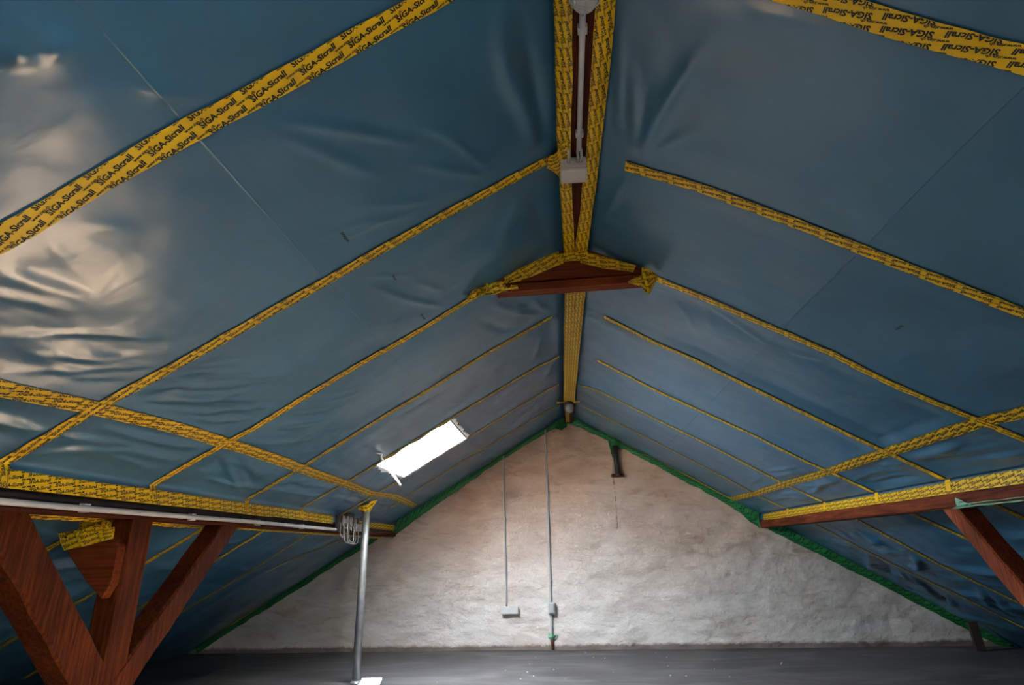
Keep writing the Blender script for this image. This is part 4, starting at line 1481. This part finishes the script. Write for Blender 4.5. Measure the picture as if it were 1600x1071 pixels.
# black mounting plate, grey box and cable loops at the end of that conduit
o = tag(empty('cable_plate', (-2.68, 6.8, 1.65)), 'black mounting plate with grey box on the purlin end', 'box')
bm = bmesh.new()
add_box(bm, (-2.692, 6.46, 1.563), (-2.662, 7.20, 1.738), None, .006)
cpart(bm_obj('plate', bm, M_BLACK), o)
bm = bmesh.new()
add_box(bm, (-2.668, 6.72, 1.74), (-2.650, 6.95, 1.775), None, .008)
cpart(bm_obj('bracket', bm, M_BLACK), o)
bm = bmesh.new()
add_box(bm, (-2.664, 6.97, 1.578), (-2.615, 7.16, 1.662), None, .006)
cpart(bm_obj('grey_box', bm, M_GREY), o)
loops = tag(empty('cable_loops', (-2.65, 6.7, 1.6)), 'bundle of pale cable loops hanging from the black plate', 'cable')


def loop_path(y0, y1, zt, zb, x=-2.645, n=24, zt2=None):
    zt2 = zt if zt2 is None else zt2
    r = abs(y1 - y0) / 2
    out = [(x, y0, zt)]
    for k in range(n + 1):
        an = math.pi * k / n
        out.append((x + .012 * math.sin(an), (y0 + y1) / 2 - math.copysign(r, y1 - y0) * math.cos(an), zb + .045 * (1 - math.sin(an))))
    out.append((x, y1, zt2))
    return out


for y0, y1, zt, zb, x in ((6.50, 6.60, 1.66, 1.505, -2.640), (6.58, 6.70, 1.735, 1.54, -2.634), (6.64, 7.00, 1.72, 1.437, -2.640), (6.70, 7.06, 1.735, 1.432, -2.628),
                          (6.76, 6.92, 1.735, 1.452, -2.634), (6.84, 6.95, 1.72, 1.60, -2.628), (6.53, 6.66, 1.735, 1.60, -2.628), (6.74, 6.79, 1.73, 1.58, -2.622)):
    V, F = tube_np(loop_path(y0, y1, zt, zb, x), .0055, 8)
    cpart(mesh_np('cable', V, F, M_CABLE), loops)
for k in range(5):
    bm = bmesh.new()
    add_box(bm, (-2.662, 6.60 + .055 * k, 1.660), (-2.640, 6.63 + .055 * k, 1.705), None, .003)
    cpart(bm_obj('terminal_block', bm, M_CABLE), loops)

# vent pipe through the film
pole = tag(empty('vent_pipe', (-2.49, 6.90, 0)), 'tall grey metal vent pipe standing from floor to film', 'pipe')
zt = Z0 - SL[-1] * 2.49
V, F = tube_np([(-2.49, 6.90, -.01), (-2.49, 6.90, .9), (-2.488, 6.90, zt + .06)], .043, 24)
cpart(mesh_np('pipe', V, F, M_ZINC), pole)
cpart(lathe('floor_collar', [(.062, -.004), (.062, .012), (.050, .018), (.044, .03)], (-2.49, 6.90, 0), M_ZINC, None, 20), pole)
PV = []
for i in range(26):
    an = 2 * math.pi * i / 25
    row = []
    for j in range(6):
        t = j / 5
        rr = .047 + .055 * t ** 2 * (1 + .5 * math.sin(an * 3 + 1))
        row.append((-2.49 + rr * math.cos(an), 6.90 + rr * math.sin(an), 1.795 + .07 * t + .010 * math.sin(an * 5 + j) - (Z0 * 0) + (.58 * rr * math.cos(an) * t)))
    PV.append(row)
P = np.array(PV)
o = mesh_np('tape_collar', P.reshape(-1, 3), grid_faces(*P.shape[:2]), M_YEL)
tag(o, 'crumpled yellow tape collar round the vent pipe top', 'tape')
lettering(P[:, ::-1] if False else P, .035, o, M_INK, 0, .8)

# conduits on the gable wall
def wy(x, z):
    return float(wall_y(np.array(float(x)), np.array(float(z))))


zz = np.linspace(.57, 2.715, 40)
yv = np.array([wy(-1.03, z) for z in zz])
yv = np.convolve(np.pad(yv, 6, 'edge'), np.ones(13) / 13, 'valid')
ymin = min(wy(-1.03, z) for z in zz)
conduit('wall_conduit', [(-1.027 + .003 * math.sin(z * 2), y - .026, z) for z, y in zip(zz, yv)], .012, M_GREY, 'grey wall conduit ending on the flat strip box', 'conduit',
        [(-1.027, wy(-1.03, z) - .026, z) for z in (.75, 1.25, 1.75, 2.25, 2.62)], M_GREY, 'Z')
zz = np.linspace(.16, 3.11, 50)
yv = np.array([wy(-.375, z) for z in zz])
yv = np.convolve(np.pad(yv, 6, 'edge'), np.ones(13) / 13, 'valid')
conduit('wall_conduit', [(-.359 - .032 * (3.11 - z) / 3.0, y - .027, z) for z, y in zip(zz, yv)], .015, M_GREY, 'long grey wall conduit from gable apex down through the switch box', 'conduit',
        [(-.359 - .032 * (3.11 - z) / 3.0, wy(-.375, z) - .027, z) for z in (.42, .9, 1.4, 1.9, 2.4, 2.9)], M_GREY, 'Z')
V, F = tube_np([(-.390, wy(-.39, .0) - .025, -.01), (-.390, wy(-.39, .1) - .025, .18)], .020, 12)
tag(mesh_np('pipe_stub', V, F, M_RUST), 'brown pipe stub at the floor below the long wall conduit', 'pipe')
yb = wy(-.39, .2) - .03
scrap([((-.445, yb - .02, .150), (-.44, yb - .02, .205)), ((-.40, yb - .03, .135), (-.40, yb - .03, .215)), ((-.36, yb - .02, .150), (-.36, yb - .02, .190)), ((-.315, yb, .185), (-.31, yb, .20))], 'bright green tape knot on the foot of the wall conduit', 'green tapes along the gable joint', M_GRN2, M_INKG, amp=.012, seed=15, lod=0)

sb = tag(empty('strip_box', (-.98, WALL_Y, .52)), 'flat pale rectangular box under the shorter wall conduit', 'box')
y = min(wy(-1.1, .52), wy(-.85, .52), wy(-.98, .52))
bm = bmesh.new()
add_box(bm, (-1.100, y - .055, .475), (-.855, y + .03, .565), None, .006)
cpart(bm_obj('body', bm, M_PVC), sb)
bm = bmesh.new()
add_box(bm, (-1.104, y - .070, .472), (-.851, y - .053, .568), None, .005)
cpart(bm_obj('cover', bm, M_PVC), sb)
sw = tag(empty('switch_box', (-.375, WALL_Y, .54)), 'small grey switch box on the long wall conduit', 'box')
y = wy(-.38, .54)
bm = bmesh.new()
add_box(bm, (-.430, y - .075, .462), (-.328, y + .02, .612), None, .010)
cpart(bm_obj('body', bm, M_PVC), sw)
bm = bmesh.new()
add_box(bm, (-.418, y - .092, .476), (-.340, y - .073, .598), None, .010)
cpart(bm_obj('rocker_plate', bm, M_GREY), sw)

# black pipe with rusty clamp under the green patch
bp = tag(empty('wall_pipe', (.705, WALL_Y - .05, 2.5)), 'short black pipe with rusty clamp on the gable wall', 'pipe')
y = wy(.705, 2.5) - .065
V, F = tube_np([(.700, y, 2.80), (.704, y, 2.55), (.712, y, 2.335)], .040, 16)
cpart(mesh_np('pipe', V, F, M_BLACK), bp)
bm = bmesh.new()
add_box(bm, (.612, y - .006, 2.330), (.800, y + .055, 2.378), None, .006)
cpart(bm_obj('clamp', bm, M_RUST), bp)
cpart(lathe('clamp_ring', [(.045, -.022), (.051, -.018), (.051, .018), (.045, .022)], (.710, y, 2.355), M_RUST, None, 18), bp)
for sx in (.628, .786):
    cpart(lathe('bolt', [(.012, -.03), (.016, -.024), (.016, -.008), (.010, 0)], (sx, y, 2.354), M_RUST, None, 8, 'Y'), bp)

# narrow stain-filled crack where the old pipe ran
zz = np.linspace(2.33, .35, 40)
V, F = tube_np([(.640 + .012 * math.sin(z * 4), wy(.64, z) + .004, z) for z in zz], [.006 if z > 1.6 else .003 for z in zz], 6)
o = structure(mesh_np('trim_1', V, F, M_RUST))
o['label'] = 'thin brown seam left in the wall below the black pipe'

# dark board leaning in the low eave corner
bd = tag(empty('leaning_board', (5.0, 8.6, 0)), 'dark short board standing in the low eave by the gable', 'board')
bm = bmesh.new()
Rm_ = Matrix.Translation((5.02, 8.55, 0)) @ Matrix.Rotation(-.05, 4, 'Y')
add_box(bm, (-.055, -.02, 0), (.055, .02, .33), Rm_, .004)
cpart(bm_obj('board', bm, M_DARKW), bd)

# crumpled white sheet at the pipe foot
n_ = 18
xs, yz = np.meshgrid(np.linspace(-2.43, -2.20, n_), np.linspace(6.62, 6.98, n_), indexing='ij')
ed = np.minimum(np.minimum(xs - xs.min(), xs.max() - xs), np.minimum(yz - yz.min(), yz.max() - yz))
zs = .012 + np.abs(fbm(xs * 14, yz * 14, 3, 201)) * .035 * sstep(0, .05, ed) + .03 * sstep(6.85, 6.98, yz)
xs2 = xs + .02 * vnoise(yz * 9, xs * 9, 203)
o = mesh_np('paper_sheet', np.stack([xs2, yz + .02 * vnoise(xs * 11, yz * 3, 204), zs], -1).reshape(-1, 3), grid_faces(n_, n_, flip=True), M_WHITE)
tag(o, 'crumpled bright white sheet on the floor at the vent pipe foot', 'paper')

# plaster crumbs on the floor
bm = bmesh.new()
rr = random.Random(3)
for k in range(26):
    x = rr.uniform(-1.6, 2.4)
    y = rr.uniform(6.8, 8.8)
    s_ = rr.uniform(.003, .009)
    r = bmesh.ops.create_icosphere(bm, subdivisions=1, radius=s_)
    for v in r['verts']:
        v.co = Vector((v.co.x * rr.uniform(.8, 1.3) + x, v.co.y * rr.uniform(.8, 1.3) + y, v.co.z * .6 + s_ * .5 + .004))
o = bm_obj('plaster_crumbs', bm, M_CHIP)
o['kind'] = 'stuff'
o['label'] = 'white plaster crumbs scattered on the dark floor'
o['category'] = 'crumbs'
